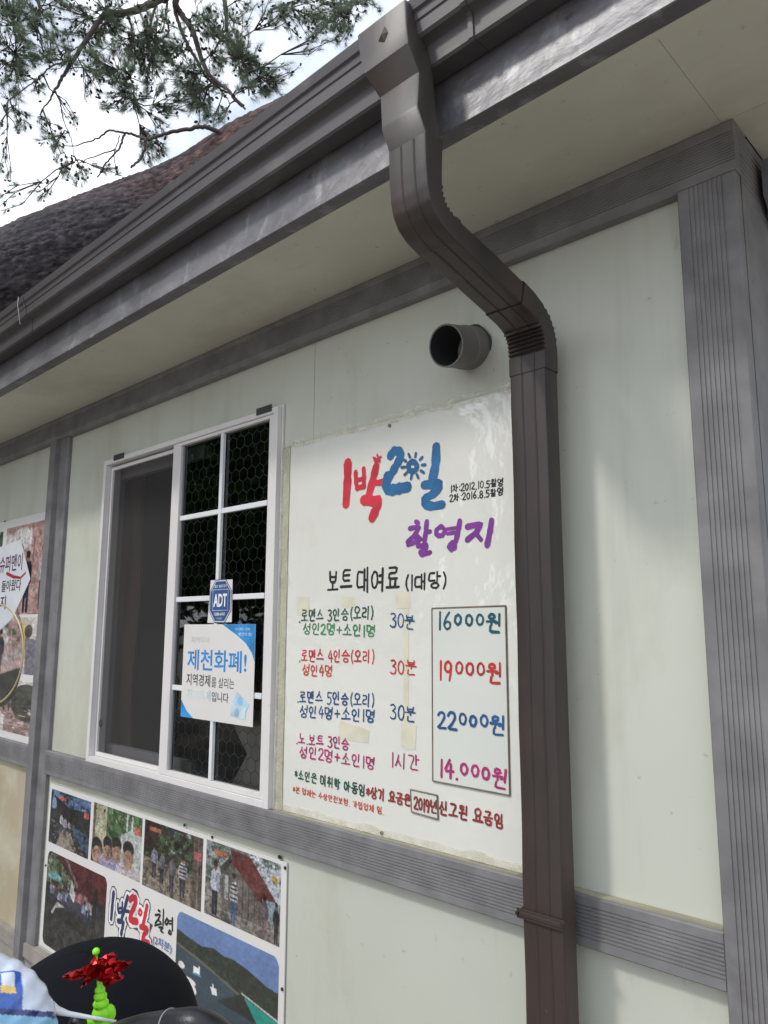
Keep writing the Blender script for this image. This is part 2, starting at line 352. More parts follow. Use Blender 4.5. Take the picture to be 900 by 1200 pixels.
# corrugated roof sheet behind the gutter, low enough to stay behind it
s = MB(); nx = 120; vs = []; fs = []
for j, (y, z) in enumerate(((1.075, C+1.245), (2.9, C+1.78), (4.95, C+1.2))):
    for i in range(nx+1):
        x = FX0+(FX1-FX0)*i/nx; vs.append((x, y, z+.012*(i % 2)))
for j in range(2):
    for i in range(nx): fs.append((j*(nx+1)+i, j*(nx+1)+i+1, (j+1)*(nx+1)+i+1, (j+1)*(nx+1)+i))
s.add(vs, fs); s.build('roof', M_roof, cab)
# gable ends close the roof space
for x in (FX0+.02, FX1-.03):
    s = MB(); s.add([(x+d, y, z) for d in (0, .02) for (y, z) in ((SE+.11, TZ+.022), (2.9, C+1.77), (4.9, TZ+.022))], [(0, 1, 2), (3, 5, 4), (0, 3, 4, 1), (1, 4, 5, 2), (2, 5, 3, 0)])
    s.build('gable_board', M_roof, cab)
box('rear_fascia', FX0, FX1, YB+.41, YB+.43, TZ-.02, C+1.21, M_fascia)

# ---- downpipe with collector box, elbows and a clip
PX0, PX1 = -.931, -.838
def sweep(name, secs, parent, x0=None, x1=None, grooves=(.36, .70), infl=0., m=M_pipe):
    """secs: (front y,z), (back y,z) [, x0, x1]"""
    s = MB(); rows = []
    for sec in secs:
        F = Vector((0, *sec[0])); B = Vector((0, *sec[1])); a = sec[2] if len(sec) > 2 else PX0; b = sec[3] if len(sec) > 2 else PX1
        d = (B-F); L = d.length; d = d/L; F = F-d*infl; L += 2*infl; a -= infl; b += infl
        r = .005; wd = b-a
        pr = [(r*.3, r*.3), (r, 0)]
        for gq in grooves: pr += [(wd*gq-.003, 0), (wd*gq, .0022), (wd*gq+.003, 0)]
        pr += [(wd-r, 0), (wd-r*.3, r*.3), (wd, r), (wd, L-r), (wd-r, L), (r, L), (0, L-r), (0, r)]
        rows.append([Vector((a+p, 0, 0))+F+d*q for (p, q) in pr])
    n = len(rows[0]); vs = [p for r_ in rows for p in r_]; fs = []
    for i in range(len(rows)-1):
        for k in range(n): fs.append((i*n+k, i*n+(k+1) % n, (i+1)*n+(k+1) % n, (i+1)*n+k))
    s.add(vs, fs); o = fix(s.build(name, m, parent)); smooth_angle(o, 28); return o
def z(v): return C+v
pipe = sweep('downpipe', [((1.395, z(.60)), (1.450, z(.60)))]+[((1.395+.0015*math.sin(t*9), z(.6-t*.2)), (1.45, z(.6-t*.2))) for t in [q*.5 for q in range(1, 20)]]+[((1.395, 0.12), (1.45, .12))], cab)
# upper elbow: smooth front, crimped inner side
def lerp2(a, b, t): return (a[0]+(b[0]-a[0])*t, a[1]+(b[1]-a[1])*t)
def dense(secs, n):
    out = []
    for i in range(len(secs)-1):
        for k in range(n):
            t = k/n; out.append((lerp2(secs[i][0], secs[i+1][0], t), lerp2(secs[i][1], secs[i+1][1], t)))
    return out+[secs[-1]]
up_el = [((.990, z(.935)), (1.043, z(.945))), ((.992, z(.87)), (1.040, z(.885))), ((.996, z(.83)), (1.039, z(.855))), ((1.003, z(.803)), (1.042, z(.833))), ((1.018, z(.781)), (1.052, z(.815))), ((1.042, z(.765)), (1.068, z(.804))), ((1.082, z(.7515)), (1.097, z(.8005)))]
d1 = dense(up_el[1:], 4); up2_ = [up_el[0]]
for i, (F, B) in enumerate(d1):
    cr = .0035*(1 if i % 2 else -1) if 5 < i < len(d1)-3 else 0
    dd = Vector((F[0]-B[0], F[1]-B[1])).normalized()
    up2_.append((F, (B[0]+dd.x*cr, B[1]+dd.y*cr)))
sweep('elbow', up2_, pipe, infl=.002)
sl = [((1.075, z(.7545)), (1.088, z(.8015))), ((1.20, z(.7238)), (1.212, z(.777))), ((1.325, z(.6935)), (1.337, z(.7475)))]
sweep('slanted_section', sl, pipe)
lo = [((1.308, z(.6975)), (1.320, z(.7515))), ((1.345, z(.6885)), (1.36, z(.740))), ((1.368, z(.679)), (1.395, z(.724))), ((1.383, z(.666)), (1.422, z(.704))), ((1.391, z(.650)), (1.438, z(.680))), ((1.394, z(.630)), (1.447, z(.655))), ((1.395, z(.61)), (1.450, z(.62)))]
d2 = dense(lo, 4); l2 = []
for i, (F, B) in enumerate(d2):
    t = i/len(d2); cf = .0035*(1 if i % 2 else -1) if .38 < t < .9 else 0
    cb = .0022*(1 if i % 2 else -1) if .35 < t < .85 else 0
    dd = Vector((F[0]-B[0], F[1]-B[1])).normalized()
    l2.append(((F[0]+dd.x*cf, F[1]+dd.y*cf), (B[0]+dd.x*cb, B[1]+dd.y*cb)))
l2.append(((1.395, z(.575)), (1.450, z(.575))))
sweep('elbow', l2, pipe, infl=.002)
# collector: wraps the gutter and narrows in two folds
cs = [((1.000, z(1.268)), (1.062, z(1.262)), -1.038, -.897), ((.996, z(1.20)), (1.062, z(1.20)), -1.024, -.890), ((.988, z(1.153)), (1.062, z(1.15)), -1.003, -.879), ((.986, z(1.148)), (1.062, z(1.145)), -1.001, -.878),
      ((1.008, z(1.092)), (1.056, z(1.095)), -.978, -.868), ((1.006, z(1.086)), (1.054, z(1.09)), -.974, -.866), ((.985, z(1.000)), (1.046, z(1.00)), -.950, -.852), ((.983, z(.992)), (1.046, z(.995)), -.948, -.850), ((.993, z(.930)), (1.045, z(.93)), -.933, -.836)]
cl = sweep('collector_box', cs, pipe, grooves=(), infl=.0)
s = MB(); cx, cz = -.955, z(1.215); yy = .9955       # raised arrow-shaped dent
s.add([(cx-.014, yy, cz-.004), (cx+.004, yy, cz+.022), (cx+.012, yy, cz+.002), (cx+.004, yy, cz-.016), (cx, yy-.006, cz+.001)], [(0, 1, 4), (1, 2, 4), (2, 3, 4), (3, 0, 4)])
s.build('dent', M_pipe, cl)
s = MB(); yc = 1.3895
s.box(PX0-.010, PX1+.008, yc-.0015, yc, z(-.585), z(-.565), .0005)
s.box(PX0-.002, PX1+.001, yc-.0035, yc-.0012, z(-.579), z(-.571), .0008)
s.box(PX0-.0035, PX0-.0015, yc-.001, 1.471, z(-.584), z(-.566))
bk = s.build('clip', M_pipe, pipe)
for x in (PX0-.008, PX1+.005):
    s = MB(); s.tube([(x, yc-.0025, z(-.575)), (x, yc-.006, z(-.575))], .0035, 8); s.build('screw', M_screw, bk)

# ---- vent pipe
s = MB(); n = 40; c0 = Vector((-1.112, 1.499, z(.722))); c1 = Vector((-1.112, 1.388, z(.697))); vs = []
ax = (c1-c0).normalized(); e1 = Vector((1, 0, 0)); e2 = ax.cross(e1)
for (c_, r_) in ((c0, .056), (c0+ax*.045, .056), (c0+ax*.048, .0535), (c1, .0535), (c1, .0495), (c0-ax*.06, .0495)):
    for k in range(n): a = 2*math.pi*k/n; vs.append(c_+(e1*math.cos(a)+e2*math.sin(a))*r_)
fs = [(i*n+k, i*n+(k+1) % n, (i+1)*n+(k+1) % n, (i+1)*n+k) for i in range(4) for k in range(n)]
si = MB(); si.add(vs[4*n:6*n], [(k, (k+1) % n, n+(k+1) % n, n+k) for k in range(n)])
s.add(vs, fs); o = fix(s.build('vent_pipe', M_vent, cab)); smooth_angle(o, 30)
s = MB(); s.add([c0-ax*.03+(e1*math.cos(2*math.pi*k/n)+e2*math.sin(2*math.pi*k/n))*.0493 for k in range(n)], [tuple(range(n))]); s.build('vent_back', M_ventshade, o); si.build('inner_wall', M_ventshade, o, smooth=True)
s = MB(); s.tube([c0+ax*.001+(e1*math.cos(2*math.pi*k/24)+e2*math.sin(2*math.pi*k/24))*(.0575+.0016*math.sin(k*1.9)) for k in range(24)], .0032, 6, closed=True); s.build('sealant', M_tabs, o, smooth=True)

# ---- window
def bars(name, L, m, parent, bev=.0015):
    s = MB()
    for b in L: s.box(*b, bev)
    return s.build(name, m, parent)
X0, X1, Z0, Z1 = -3.095, -1.884, z(-.537), z(.723)
YF = 1.473
win = bars('window', [(X0, X0+.022, YF, 1.54, Z0, Z1), (X1-.022, X1, YF, 1.54, Z0, Z1), (X0+.0225, X1-.0225, YF, 1.54, Z1-.020, Z1), (X0+.0225, X1-.0225, YF, 1.54, Z0, Z0+.022)], M_white, cab)
bars('flange', [(X0-.010, X0-.001, 1.490, 1.499, Z0-.006, Z1+.008), (X1+.001, X1+.006, 1.490, 1.499, Z0-.006, Z1+.008), (X0-.0008, X1+.0008, 1.490, 1.499, Z1+.001, Z1+.008), (X0-.0008, X1+.0008, 1.490, 1.499, Z0-.006, Z0-.001)], M_white, win)
RX0, RX1, RZ0, RZ1 = -2.530, X1-.023, Z0+.023, Z1-.021
bars('sash', [(RX0, RX0+.054, 1.478, 1.502, RZ0, RZ1), (RX1-.026, RX1, 1.478, 1.502, RZ0, RZ1), (RX0+.0545, RX1-.0265, 1.478, 1.502, RZ1-.012, RZ1), (RX0+.0545, RX1-.0265, 1.478, 1.502, RZ0, RZ0+.018)], M_white, win)
bars('sash_bead', [(RX0+.055, RX0+.062, 1.486, 1.50, RZ0+.019, RZ1-.013), (RX1-.033, RX1-.027, 1.486, 1.50, RZ0+.019, RZ1-.013)], M_greyp, win)
gx0, gx1, gz0, gz1 = RX0+.0625, RX1-.0335, RZ0+.0185, RZ1-.0125
vm_x = -2.206; hz = [z(.409), z(.107), z(-.208)]; yg = 1.490
for i, zz in enumerate(hz):
    bars('muntin', [(gx0, vm_x-.009, yg-.009, yg+.001, zz-.009, zz+.009)], M_munt, win); bars('muntin', [(vm_x+.009, gx1, yg-.009, yg+.001, zz-.009, zz+.009)], M_munt, win)
bars('muntin', [(vm_x-.0085, vm_x+.0085, yg-.011, yg+.001, gz0, gz1)], M_munt, win)
def glassmat():
    mt = bpy.data.materials.new('window_glass'); mt.use_nodes = True; n = mt.node_tree; n.nodes.clear()
    o = n.nodes.new('ShaderNodeOutputMaterial'); mxs = n.nodes.new('ShaderNodeMixShader'); tr = n.nodes.new('ShaderNodeBsdfTransparent'); gl = n.nodes.new('ShaderNodeBsdfGlossy')
    tr.inputs['Color'].default_value = (.62, .66, .66, 1); gl.inputs['Roughness'].default_value = .02
    fr = n.nodes.new('ShaderNodeFresnel'); fr.inputs['IOR'].default_value = 1.52
    ad = n.nodes.new('ShaderNodeMath'); ad.operation = 'MULTIPLY'; ad.inputs[1].default_value = 1.6; n.links.new(fr.outputs['Fac'], ad.inputs[0])
    t = n.nodes.new('ShaderNodeTexCoord'); q = n.nodes.new('ShaderNodeTexNoise'); q.inputs['Scale'].default_value = 3; n.links.new(t.outputs['Object'], q.inputs['Vector'])
    bp = n.nodes.new('ShaderNodeBump'); bp.inputs['Distance'].default_value = .0012; n.links.new(q.outputs['Fac'], bp.inputs['Height']); n.links.new(bp.outputs['Normal'], gl.inputs['Normal'])
    n.links.new(ad.outputs[0], mxs.inputs[0]); n.links.new(tr.outputs[0], mxs.inputs[1]); n.links.new(gl.outputs[0], mxs.inputs[2]); n.links.new(mxs.outputs[0], o.inputs[0]); return mt
M_glass = glassmat()
zs = [gz0]+hz[::-1]+[gz1]
for i in range(4):
    for (a, b) in ((gx0, vm_x-.0003), (vm_x+.0003, gx1)):
        s = MB(); s.add([(a, yg+.003, zs[i]+.0003), (b, yg+.003, zs[i]+.0003), (b, yg+.003, zs[i+1]-.0003), (a, yg+.003, zs[i+1]-.0003)], [(0, 1, 2, 3)]); s.build('pane', M_glass, win)
# hexagonal safety lattice right behind the glass
s = MB(); R = .0265; yh = yg+.010; dx = R*math.sqrt(3); row = 0; zc = gz0-.01
while zc < gz1+R:
    xc = gx0+(dx/2 if row % 2 else 0)
    while xc < gx1+R:
        for k in range(3):
            a0 = k*math.pi/3-math.pi/2; a1 = a0+math.pi/3
            p = Vector((xc+R*math.cos(a0), yh, zc+R*math.sin(a0))); q = Vector((xc+R*math.cos(a1), yh, zc+R*math.sin(a1)))
            if gx0 < (p.x+q.x)/2 < gx1 and gz0 < (p.z+q.z)/2 < gz1:
                nn = Vector((-(q-p).z, 0, (q-p).x)).normalized()*.0013; s.add([p+nn, q+nn, q-nn, p-nn], [(0, 1, 2, 3)])
        xc += dx
    zc += R*1.5; row += 1
M_latt = mat('lattice_grey', (.17, .18, .185), .5, var=.35, scale=4)
s.build('safety_lattice', M_latt, win, kind='stuff')
# left half: insect screen in a slim frame, the second sash dark behind it
LX0, LX1 = X0+.0225, RX0-.001
bars('screen_frame', [(LX0+.004, LX0+.016, 1.497, 1.511, RZ0, RZ1-.006), (LX0+.0165, LX1, 1.497, 1.511, RZ1-.022, RZ1-.007), (LX0+.0165, LX1, 1.497, 1.511, RZ0, RZ0+.016)], M_white, win)
def screenmat():
    mt = bpy.data.materials.new('insect_screen'); mt.use_nodes = True; n = mt.node_tree; b = n.nodes['Principled BSDF']
    b.inputs['Base Color'].default_value = (.075, .07, .07, 1); b.inputs['Roughness'].default_value = .7
    t = n.nodes.new('ShaderNodeTexCoord'); q = n.nodes.new('ShaderNodeTexNoise'); q.inputs['Scale'].default_value = 5; n.links.new(t.outputs['Object'], q.inputs['Vector'])
    r = n.nodes.new('ShaderNodeMapRange'); r.inputs['To Min'].default_value = .38; r.inputs['To Max'].default_value = .52; n.links.new(q.outputs['Fac'], r.inputs['Value']); n.links.new(r.outputs['Result'], b.inputs['Alpha']); return mt
s = MB(); s.add([(LX0+.016, 1.506, RZ0+.016), (LX1, 1.506, RZ0+.016), (LX1, 1.506, RZ1-.022), (LX0+.016, 1.506, RZ1-.022)], [(0, 1, 2, 3)]); s.build('insect_screen', screenmat(), win)
bars('inner_sash', [(-3.165, -3.10, 1.552, 1.58, RZ0, RZ1), (-3.099, LX1+.1, 1.552, 1.58, RZ0, RZ0+.04), (-3.099, LX1+.1, 1.552, 1.58, RZ1-.05, RZ1)], M_greyp, win)
s = MB(); s.tube([(LX0+.03+.010*math.cos(a*.6), 1.503, z(-.385)+.014*math.sin(a*.6)) for a in range(11)], .0018, 6, closed=True); s.build('pull_ring', M_tabs, win)
for (a, b) in ((134, 146), (301, 319)):
    p = W(a, 531 if a < 200 else 480, YF); q = W(b, 527 if a < 200 else 472, YF)
    bars('tape_tab', [(p.x, q.x, 1.4705, 1.4725, Z1-.012, Z1+.012), (p.x, q.x, 1.4726, 1.4895, Z1+.0006, Z1+.0022)], M_tabs, win, .0004)
# curtains inside
def drape(name, x0, x1, y, z0, z1, m, amp=.02, fr=60, cut=None):
    s = MB(); nx, nz_ = 60, 24; vs = []
    for j in range(nz_+1):
        for i in range(nx+1):
            u = i/nx; v = j/nz_; x = x0+(x1-x0)*u
            if cut: x = x1-(x1-x0)*(1-u)*cut(v)
            vs.append((x, y+amp*math.sin(u*(x1-x0)*fr+1.5*math.sin(v*3))+.01*math.sin(v*9+u*3), z0+(z1-z0)*v))
    s.add(vs, [(j*(nx+1)+i, j*(nx+1)+i+1, (j+1)*(nx+1)+i+1, (j+1)*(nx+1)+i) for j in range(nz_) for i in range(nx)]); return s.build(name, m, cab, smooth=True)
drape('curtain', -3.60, -3.20, 1.74, z(-.62), z(.8), M_curt, .018, 55)
drape('curtain', -2.33, -1.86, 1.56, z(-.62), z(-.12), M_beigecl, .012, 30, cut=lambda v: .55+.45*min(1, abs(v-.42)*2.2))

# ledge grime on the rail and clip rows
box('ledge', -1.862, -.558, 1.4775, 1.4988, C-.5368, C-.5335, M_stain)

# ================================================================== STROKE LETTERING
def circ(cx, cy, rx, ry, a0=90, a1=450, n=18): return [(cx+rx*math.cos(math.radians(a0+(a1-a0)*i/n)), cy+ry*math.sin(math.radians(a0+(a1-a0)*i/n))) for i in range(n+1)]
JC = {'ㄱ': [[(0, 1), (.95, .97), (.9, .5), (.6, 0)]], 'ㄴ': [[(.05, 1), (0, .05), (1, .1)]], 'ㄷ': [[(.95, .97), (.05, 1), (0, .05), (1, .06)]],
 'ㄹ': [[(0, 1), (.95, 1), (.92, .55), (.05, .5), (0, .02), (1, .06)]], 'ㅁ': [[(0, 1), (.05, 0), (.95, .02), (1, .97), (0, 1)]],
 'ㅂ': [[(0, 1), (.05, 0), (.95, 0), (1, 1)], [(.03, .5), (.97, .52)]], 'ㅅ': [[(.55, 1), (.4, .5), (0, 0)], [(.45, .6), (1, 0)]],
 'ㅇ': [circ(.5, .5, .48, .48)], 'ㅈ': [[(0, .97), (1, 1), (.5, .5), (0, 0)], [(.5, .5), (1, 0)]],
 'ㅊ': [[(.35, 1.05), (.65, 1)], [(0, .78), (1, .8), (.5, .4), (0, 0)], [(.5, .4), (1, 0)]], 'ㅋ': [[(0, 1), (.95, .97), (.6, 0)], [(0, .5), (.85, .55)]],
 'ㅌ': [[(1, 1), (.03, 1), (0, 0), (1, .03)], [(.02, .52), (.95, .54)]], 'ㅍ': [[(0, 1), (1, 1)], [(0, 0), (1, .03)], [(.3, 1), (.32, 0)], [(.7, 1), (.68, 0)]],
 'ㅎ': [[(.35, 1.1), (.65, 1.08)], [(0, .82), (1, .84)], circ(.5, .32, .34, .34)]}
JV = {'ㅏ': [[(.25, 1), (.27, 0)], [(.27, .52), (.95, .54)]], 'ㅐ': [[(.1, .97), (.1, .03)], [(.1, .5), (.75, .5)], [(.75, 1.05), (.75, -.05)]],
 'ㅓ': [[(.75, 1), (.73, 0)], [(0, .5), (.73, .52)]], 'ㅔ': [[(.4, .97), (.4, .05)], [(-.1, .5), (.4, .5)], [(.85, 1.05), (.85, -.05)]],
 'ㅕ': [[(.75, 1), (.73, 0)], [(.05, .66), (.73, .68)], [(.05, .38), (.73, .4)]], 'ㅣ': [[(.5, 1.02), (.48, -.02)]], 'ㅑ': [[(.25, 1), (.27, 0)], [(.27, .62), (.95, .64)], [(.27, .38), (.95, .4)]]}
JH = {'ㅗ': [[(.5, 1), (.5, .2)], [(0, .18), (1, .2)]], 'ㅛ': [[(.3, 1), (.32, .2)], [(.7, 1), (.68, .2)], [(0, .18), (1, .2)]],
 'ㅜ': [[(0, .8), (1, .82)], [(.5, .8), (.5, 0)]], 'ㅡ': [[(0, .5), (1, .53)]], 'ㅠ': [[(0, .8), (1, .82)], [(.3, .8), (.28, 0)], [(.7, .8), (.7, 0)]]}
CPX = {'ㅘ': ('ㅗ', 'ㅏ'), 'ㅝ': ('ㅜ', 'ㅓ'), 'ㅟ': ('ㅜ', 'ㅣ'), 'ㅢ': ('ㅡ', 'ㅣ'), 'ㅚ': ('ㅗ', 'ㅣ')}
INI = 'ㄱㄲㄴㄷㄸㄹㅁㅂㅃㅅㅆㅇㅈㅉㅊㅋㅌㅍㅎ'; MED = 'ㅏㅐㅑㅒㅓㅔㅕㅖㅗㅘㅙㅚㅛㅜㅝㅞㅟㅠㅡㅢㅣ'
FIN = ['', 'ㄱ', 'ㄲ', 'ㄳ', 'ㄴ', 'ㄵ', 'ㄶ', 'ㄷ', 'ㄹ', 'ㄺ', 'ㄻ', 'ㄼ', 'ㄽ', 'ㄾ', 'ㄿ', 'ㅀ', 'ㅁ', 'ㅂ', 'ㅄ', 'ㅅ', 'ㅆ', 'ㅇ', 'ㅈ', 'ㅊ', 'ㅋ', 'ㅌ', 'ㅍ', 'ㅎ']
def fit(st, x0, x1, y0, y1): return [[(x0+(x1-x0)*x, y0+(y1-y0)*y) for (x, y) in l] for l in st]
def syll(ch):
    k = ord(ch)-0xAC00; i = INI[k//588]; v = MED[k % 588//28]; f = FIN[k % 28]; out = []
    lo_, hi = (.42, 1.) if f else (.02, 1.)
    if v in CPX:
        h, vv = CPX[v]; m_ = lo_+(hi-lo_)*.5; out += fit(JC[i], .12, .52, m_+.04, hi); out += fit(JH[h], 0, .66, lo_, m_-.06)
        if vv == 'ㅓ': out += [[(.86, hi+.03), (.86, lo_-.06)], [(.58, lo_+.10), (.86, lo_+.11)]]
        else: out += fit(JV[vv], .70, 1., lo_-.03, hi+.02)
    elif v in JV:
        out += fit(JC[i], .02, .5, lo_+(.02 if f else .14), hi-(.02 if f else .1)); out += fit(JV[v], .6, .98, lo_, hi+.03)
    else:
        out += fit(JC[i], .18, .8, lo_+(hi-lo_)*.48, hi); out += fit(JH[v], .0, 1., lo_+(0 if f else .02), lo_+(hi-lo_)*.42)
    if f: out += fit(JC[f], .22, .85, 0, .33)
    return out
DG = {'0': [circ(.5, .5, .42, .46)], '1': [[(.5, 1), (.48, 0)]], '2': [[(.05, .78), (.25, .98), (.75, .98), (.88, .7), (.5, .35), (0, .03), (1, .03)]],
 '3': [[(.1, .95), (.6, 1), (.88, .78), (.4, .55)], [(.4, .55), (.95, .4), (.8, .05), (.35, 0), (.05, .1)]], '4': [[(.55, 1), (0, .35), (1, .38)], [(.72, .75), (.7, 0)]],
 '5': [[(.15, 1), (.1, .55), (.6, .62), (.92, .35), (.6, 0), (.05, .05)], [(.15, 1), (.9, .98)]], '6': [[(.7, 1), (.2, .6), (.08, .25), (.4, 0), (.8, .12), (.85, .4), (.45, .5), (.12, .3)]],
 '8': [circ(.5, .75, .32, .23), circ(.5, .25, .4, .25)], '9': [circ(.45, .72, .36, .27), [(.84, .8), (.8, .4), (.65, 0)]],
 '+': [[(.5, .8), (.5, .2)], [(.1, .5), (.9, .5)]], '(': [[(.8, 1.05), (.4, .7), (.4, .3), (.8, -.08)]], ')': [[(.2, 1.05), (.6, .7), (.6, .3), (.2, -.08)]],
 '.': [[(.4, .0), (.6, .02)]], ':': [[(.5, .7), (.52, .66)], [(.5, .25), (.52, .21)]], '*': [[(.5, .85), (.5, .25)], [(.15, .7), (.85, .4)], [(.15, .4), (.85, .7)]], '#': [[(.35, .9), (.3, .2)], [(.7, .9), (.65, .2)], [(.1, .7), (.9, .72)], [(.1, .4), (.9, .42)]]}
ADV = {'.': .32, ':': .35, '(': .42, ')': .42, ' ': .42, '1': .34, '+': .72, '*': .6, '#': .6}
def chaikin(l):
    if len(l) < 3 or len(l) > 12: return l
    o = [l[0]]
    for i in range(len(l)-1):
        a, b = l[i], l[i+1]
        if i > 0: o.append((a[0]*.8+b[0]*.2, a[1]*.8+b[1]*.2))
        if i < len(l)-2: o.append((a[0]*.2+b[0]*.8, a[1]*.2+b[1]*.8))
    return o+[l[-1]]
OFF = [0]
def ribbon(s, pts, wd, y, taper=0.):
    """pts: (x, z) world; a flat marker stroke on plane y facing -y"""
    P = [Vector(p) for p in pts]; Q = [P[0]]
    for p in P[1:]:
        if (p-Q[-1]).length > wd*.12: Q.append(p)
    if len(Q) < 2: Q.append(Q[0]+Vector((wd*.3, 0)))
    OFF[0] = (OFF[0]+1) % 12; y0 = y-OFF[0]*5e-5
    n = len(Q); vs = []; fs = []
    for i, p in enumerate(Q):
        a = (Q[i]-Q[i-1]).normalized() if i else (Q[1]-Q[0]).normalized(); b = (Q[i+1]-Q[i]).normalized() if i < n-1 else a
        t = a+b
        t = t.normalized() if t.length > .2 else a
        k = 1/max(.6, abs(t.dot(a))); nn = Vector((-t.y, t.x))*(wd/2*k*(1+.12*math.sin(i*2.1+OFF[0])))
        if taper: nn *= 1-taper*i/n
        yy = y0-i*4e-6; vs += [(p.x+nn.x, yy, p.y+nn.y), (p.x-nn.x, yy, p.y-nn.y)]
        if i: fs.append((2*i-2, 2*i-1, 2*i+1, 2*i))
    for (i, sg) in ((0, -1), (n-1, 1)):              # round ends
        t = ((Q[1]-Q[0]) if i == 0 else (Q[-1]-Q[-2])).normalized()*sg; r = wd/2*(1-taper*(i > 0)); b = len(vs); yy = y0-(i*4e-6); nn = Vector((-t.y, t.x))
        for k in range(5):
            a = -math.pi/2+math.pi*k/4; q = Q[i]+(t*math.cos(a)+nn*math.sin(a))*r; vs.append((q.x, yy, q.y))
        fs.append(tuple(range(b, b+5)))
    s.add(vs, fs)
def hand(text, p0, p1, vtop, wd, color, parent, y=1.4885, name='lettering', jit=.035, small0=False):
    a = W(*p0, y); b = W(*p1, y); h = W(p0[0], vtop, y).z-a.z
    adv = [ADV.get(c, .66 if ord(c) < 128 else 1.0) for c in text]; tot = sum(adv)-.1
    dv = Vector((b.x-a.x, b.z-a.z)); u = dv/tot; s = MB(); q = 0.
    for c, ad in zip(text, adv):
        if c != ' ':
            st = DG[c] if c in DG else syll(c); gw = ad*.82
            if c == '0' and small0: st = fit(st, .08, .92, .30, .92)
            if c == '원': st = fit(st, 0, 1, -.08, .92)
            jy = random.uniform(-jit, jit); sc = 1+random.uniform(-.05, .05); sh = random.uniform(.0, .08)
            for l in st:
                l = chaikin([(x+random.uniform(-.02, .02), yy+random.uniform(-.02, .02)) for (x, yy) in l])
                pts = [Vector((a.x, a.z))+u*(q+(x+sh*yy)*gw*sc)+Vector((0, 1))*h*(yy*sc+jy) for (x, yy) in l]
                ribbon(s, pts, wd*random.uniform(.85, 1.12), y)
        q += ad
    return s.build(name, ink(color), parent)
def crop(pts, ox, oy, k): return [(ox+x/k, oy+yv/k) for (x, yv) in pts]
def brush(strokes, wd, color, parent, y, ox, oy, k, name='lettering', grow=0.):
    s = MB()
    for l in strokes:
        ww = wd
        if isinstance(l, tuple): l, ww = l
        P = [W(*p, y) for p in crop(chaikin(chaikin(l)), ox, oy, k)]; ribbon(s, [(p.x, p.z) for p in P], ww+grow, y)
    return s.build(name, ink(color), parent)
FONT = None
def print_text(text, p0, height, width, color, parent, y, bold=0., name='lettering', shear=0):
    """flat printed text; p0 world (x,z) bottom left; scaled to width"""
    cu = bpy.data.curves.new(name, 'FONT'); cu.body = text; cu.size = 1; cu.resolution_u = 3; cu.offset = bold; cu.shear = shear
    to = bpy.data.objects.new(name, cu); col.objects.link(to); bpy.context.view_layer.update()
    me = bpy.data.meshes.new_from_object(to.evaluated_get(bpy.context.evaluated_depsgraph_get())); bpy.data.objects.remove(to)
    co = np.zeros(len(me.vertices)*3, np.float32); me.vertices.foreach_get('co', co); co = co.reshape(-1, 3)
    if len(co) == 0: return None
    mn = co.min(0); mxx = co.max(0); out = np.zeros_like(co)
    out[:, 0] = p0[0]+(co[:, 0]-mn[0])/(mxx[0]-mn[0])*width; out[:, 2] = p0[1]+(co[:, 1]-mn[1])/(mxx[1]-mn[1])*height; out[:, 1] = y
    me.vertices.foreach_set('co', out.ravel()); me.materials.clear(); me.materials.append(ink(color)); me.update()
    o = bpy.data.objects.new(name, me); link(o, parent); rel(o, parent); return o

# ================================================================== PRICE BOARD
BF = 1.489
BX0, BX1, BZ0, BZ1 = -1.832, -.905, z(-.532), z(.583)
pb = empty('price_board', (-1.37, 1.495, BZ0))
tag(pb, 'large laminated white price board with hand painted Korean lettering, between window and downpipe', 'price board')
s = MB(); nx, nz_ = 40, 40; vs = []
for j in range(nz_+1):
    for i in range(nx+1):
        x = BX0+(BX1-BX0)*i/nx; zz = BZ0+(BZ1-BZ0)*j/nz_; vs.append((x, BF, zz))
s.add(vs, [(j*(nx+1)+i, j*(nx+1)+i+1, (j+1)*(nx+1)+i+1, (j+1)*(nx+1)+i) for j in range(nz_) for i in range(nx)])
nb = len(s.v); s.add([(BX0, 1.4985, BZ0), (BX1, 1.4985, BZ0), (BX1, 1.4985, BZ1), (BX0, 1.4985, BZ1)], [(3, 2, 1, 0)])
s.add([(BX0, BF, BZ0), (BX1, BF, BZ0), (BX1, 1.4985, BZ0), (BX0, 1.4985, BZ0)], [(0, 3, 2, 1)]); s.add([(BX0, BF, BZ1), (BX1, BF, BZ1), (BX1, 1.4985, BZ1), (BX0, 1.4985, BZ1)], [(0, 1, 2, 3)])
s.add([(BX0, BF, BZ0), (BX0, BF, BZ1), (BX0, 1.4985, BZ1), (BX0, 1.4985, BZ0)], [(0, 1, 2, 3)]); s.add([(BX1, BF, BZ0), (BX1, BF, BZ1), (BX1, 1.4985, BZ1), (BX1, 1.4985, BZ0)], [(3, 2, 1, 0)])
s.build('sheet', M_board, pb)
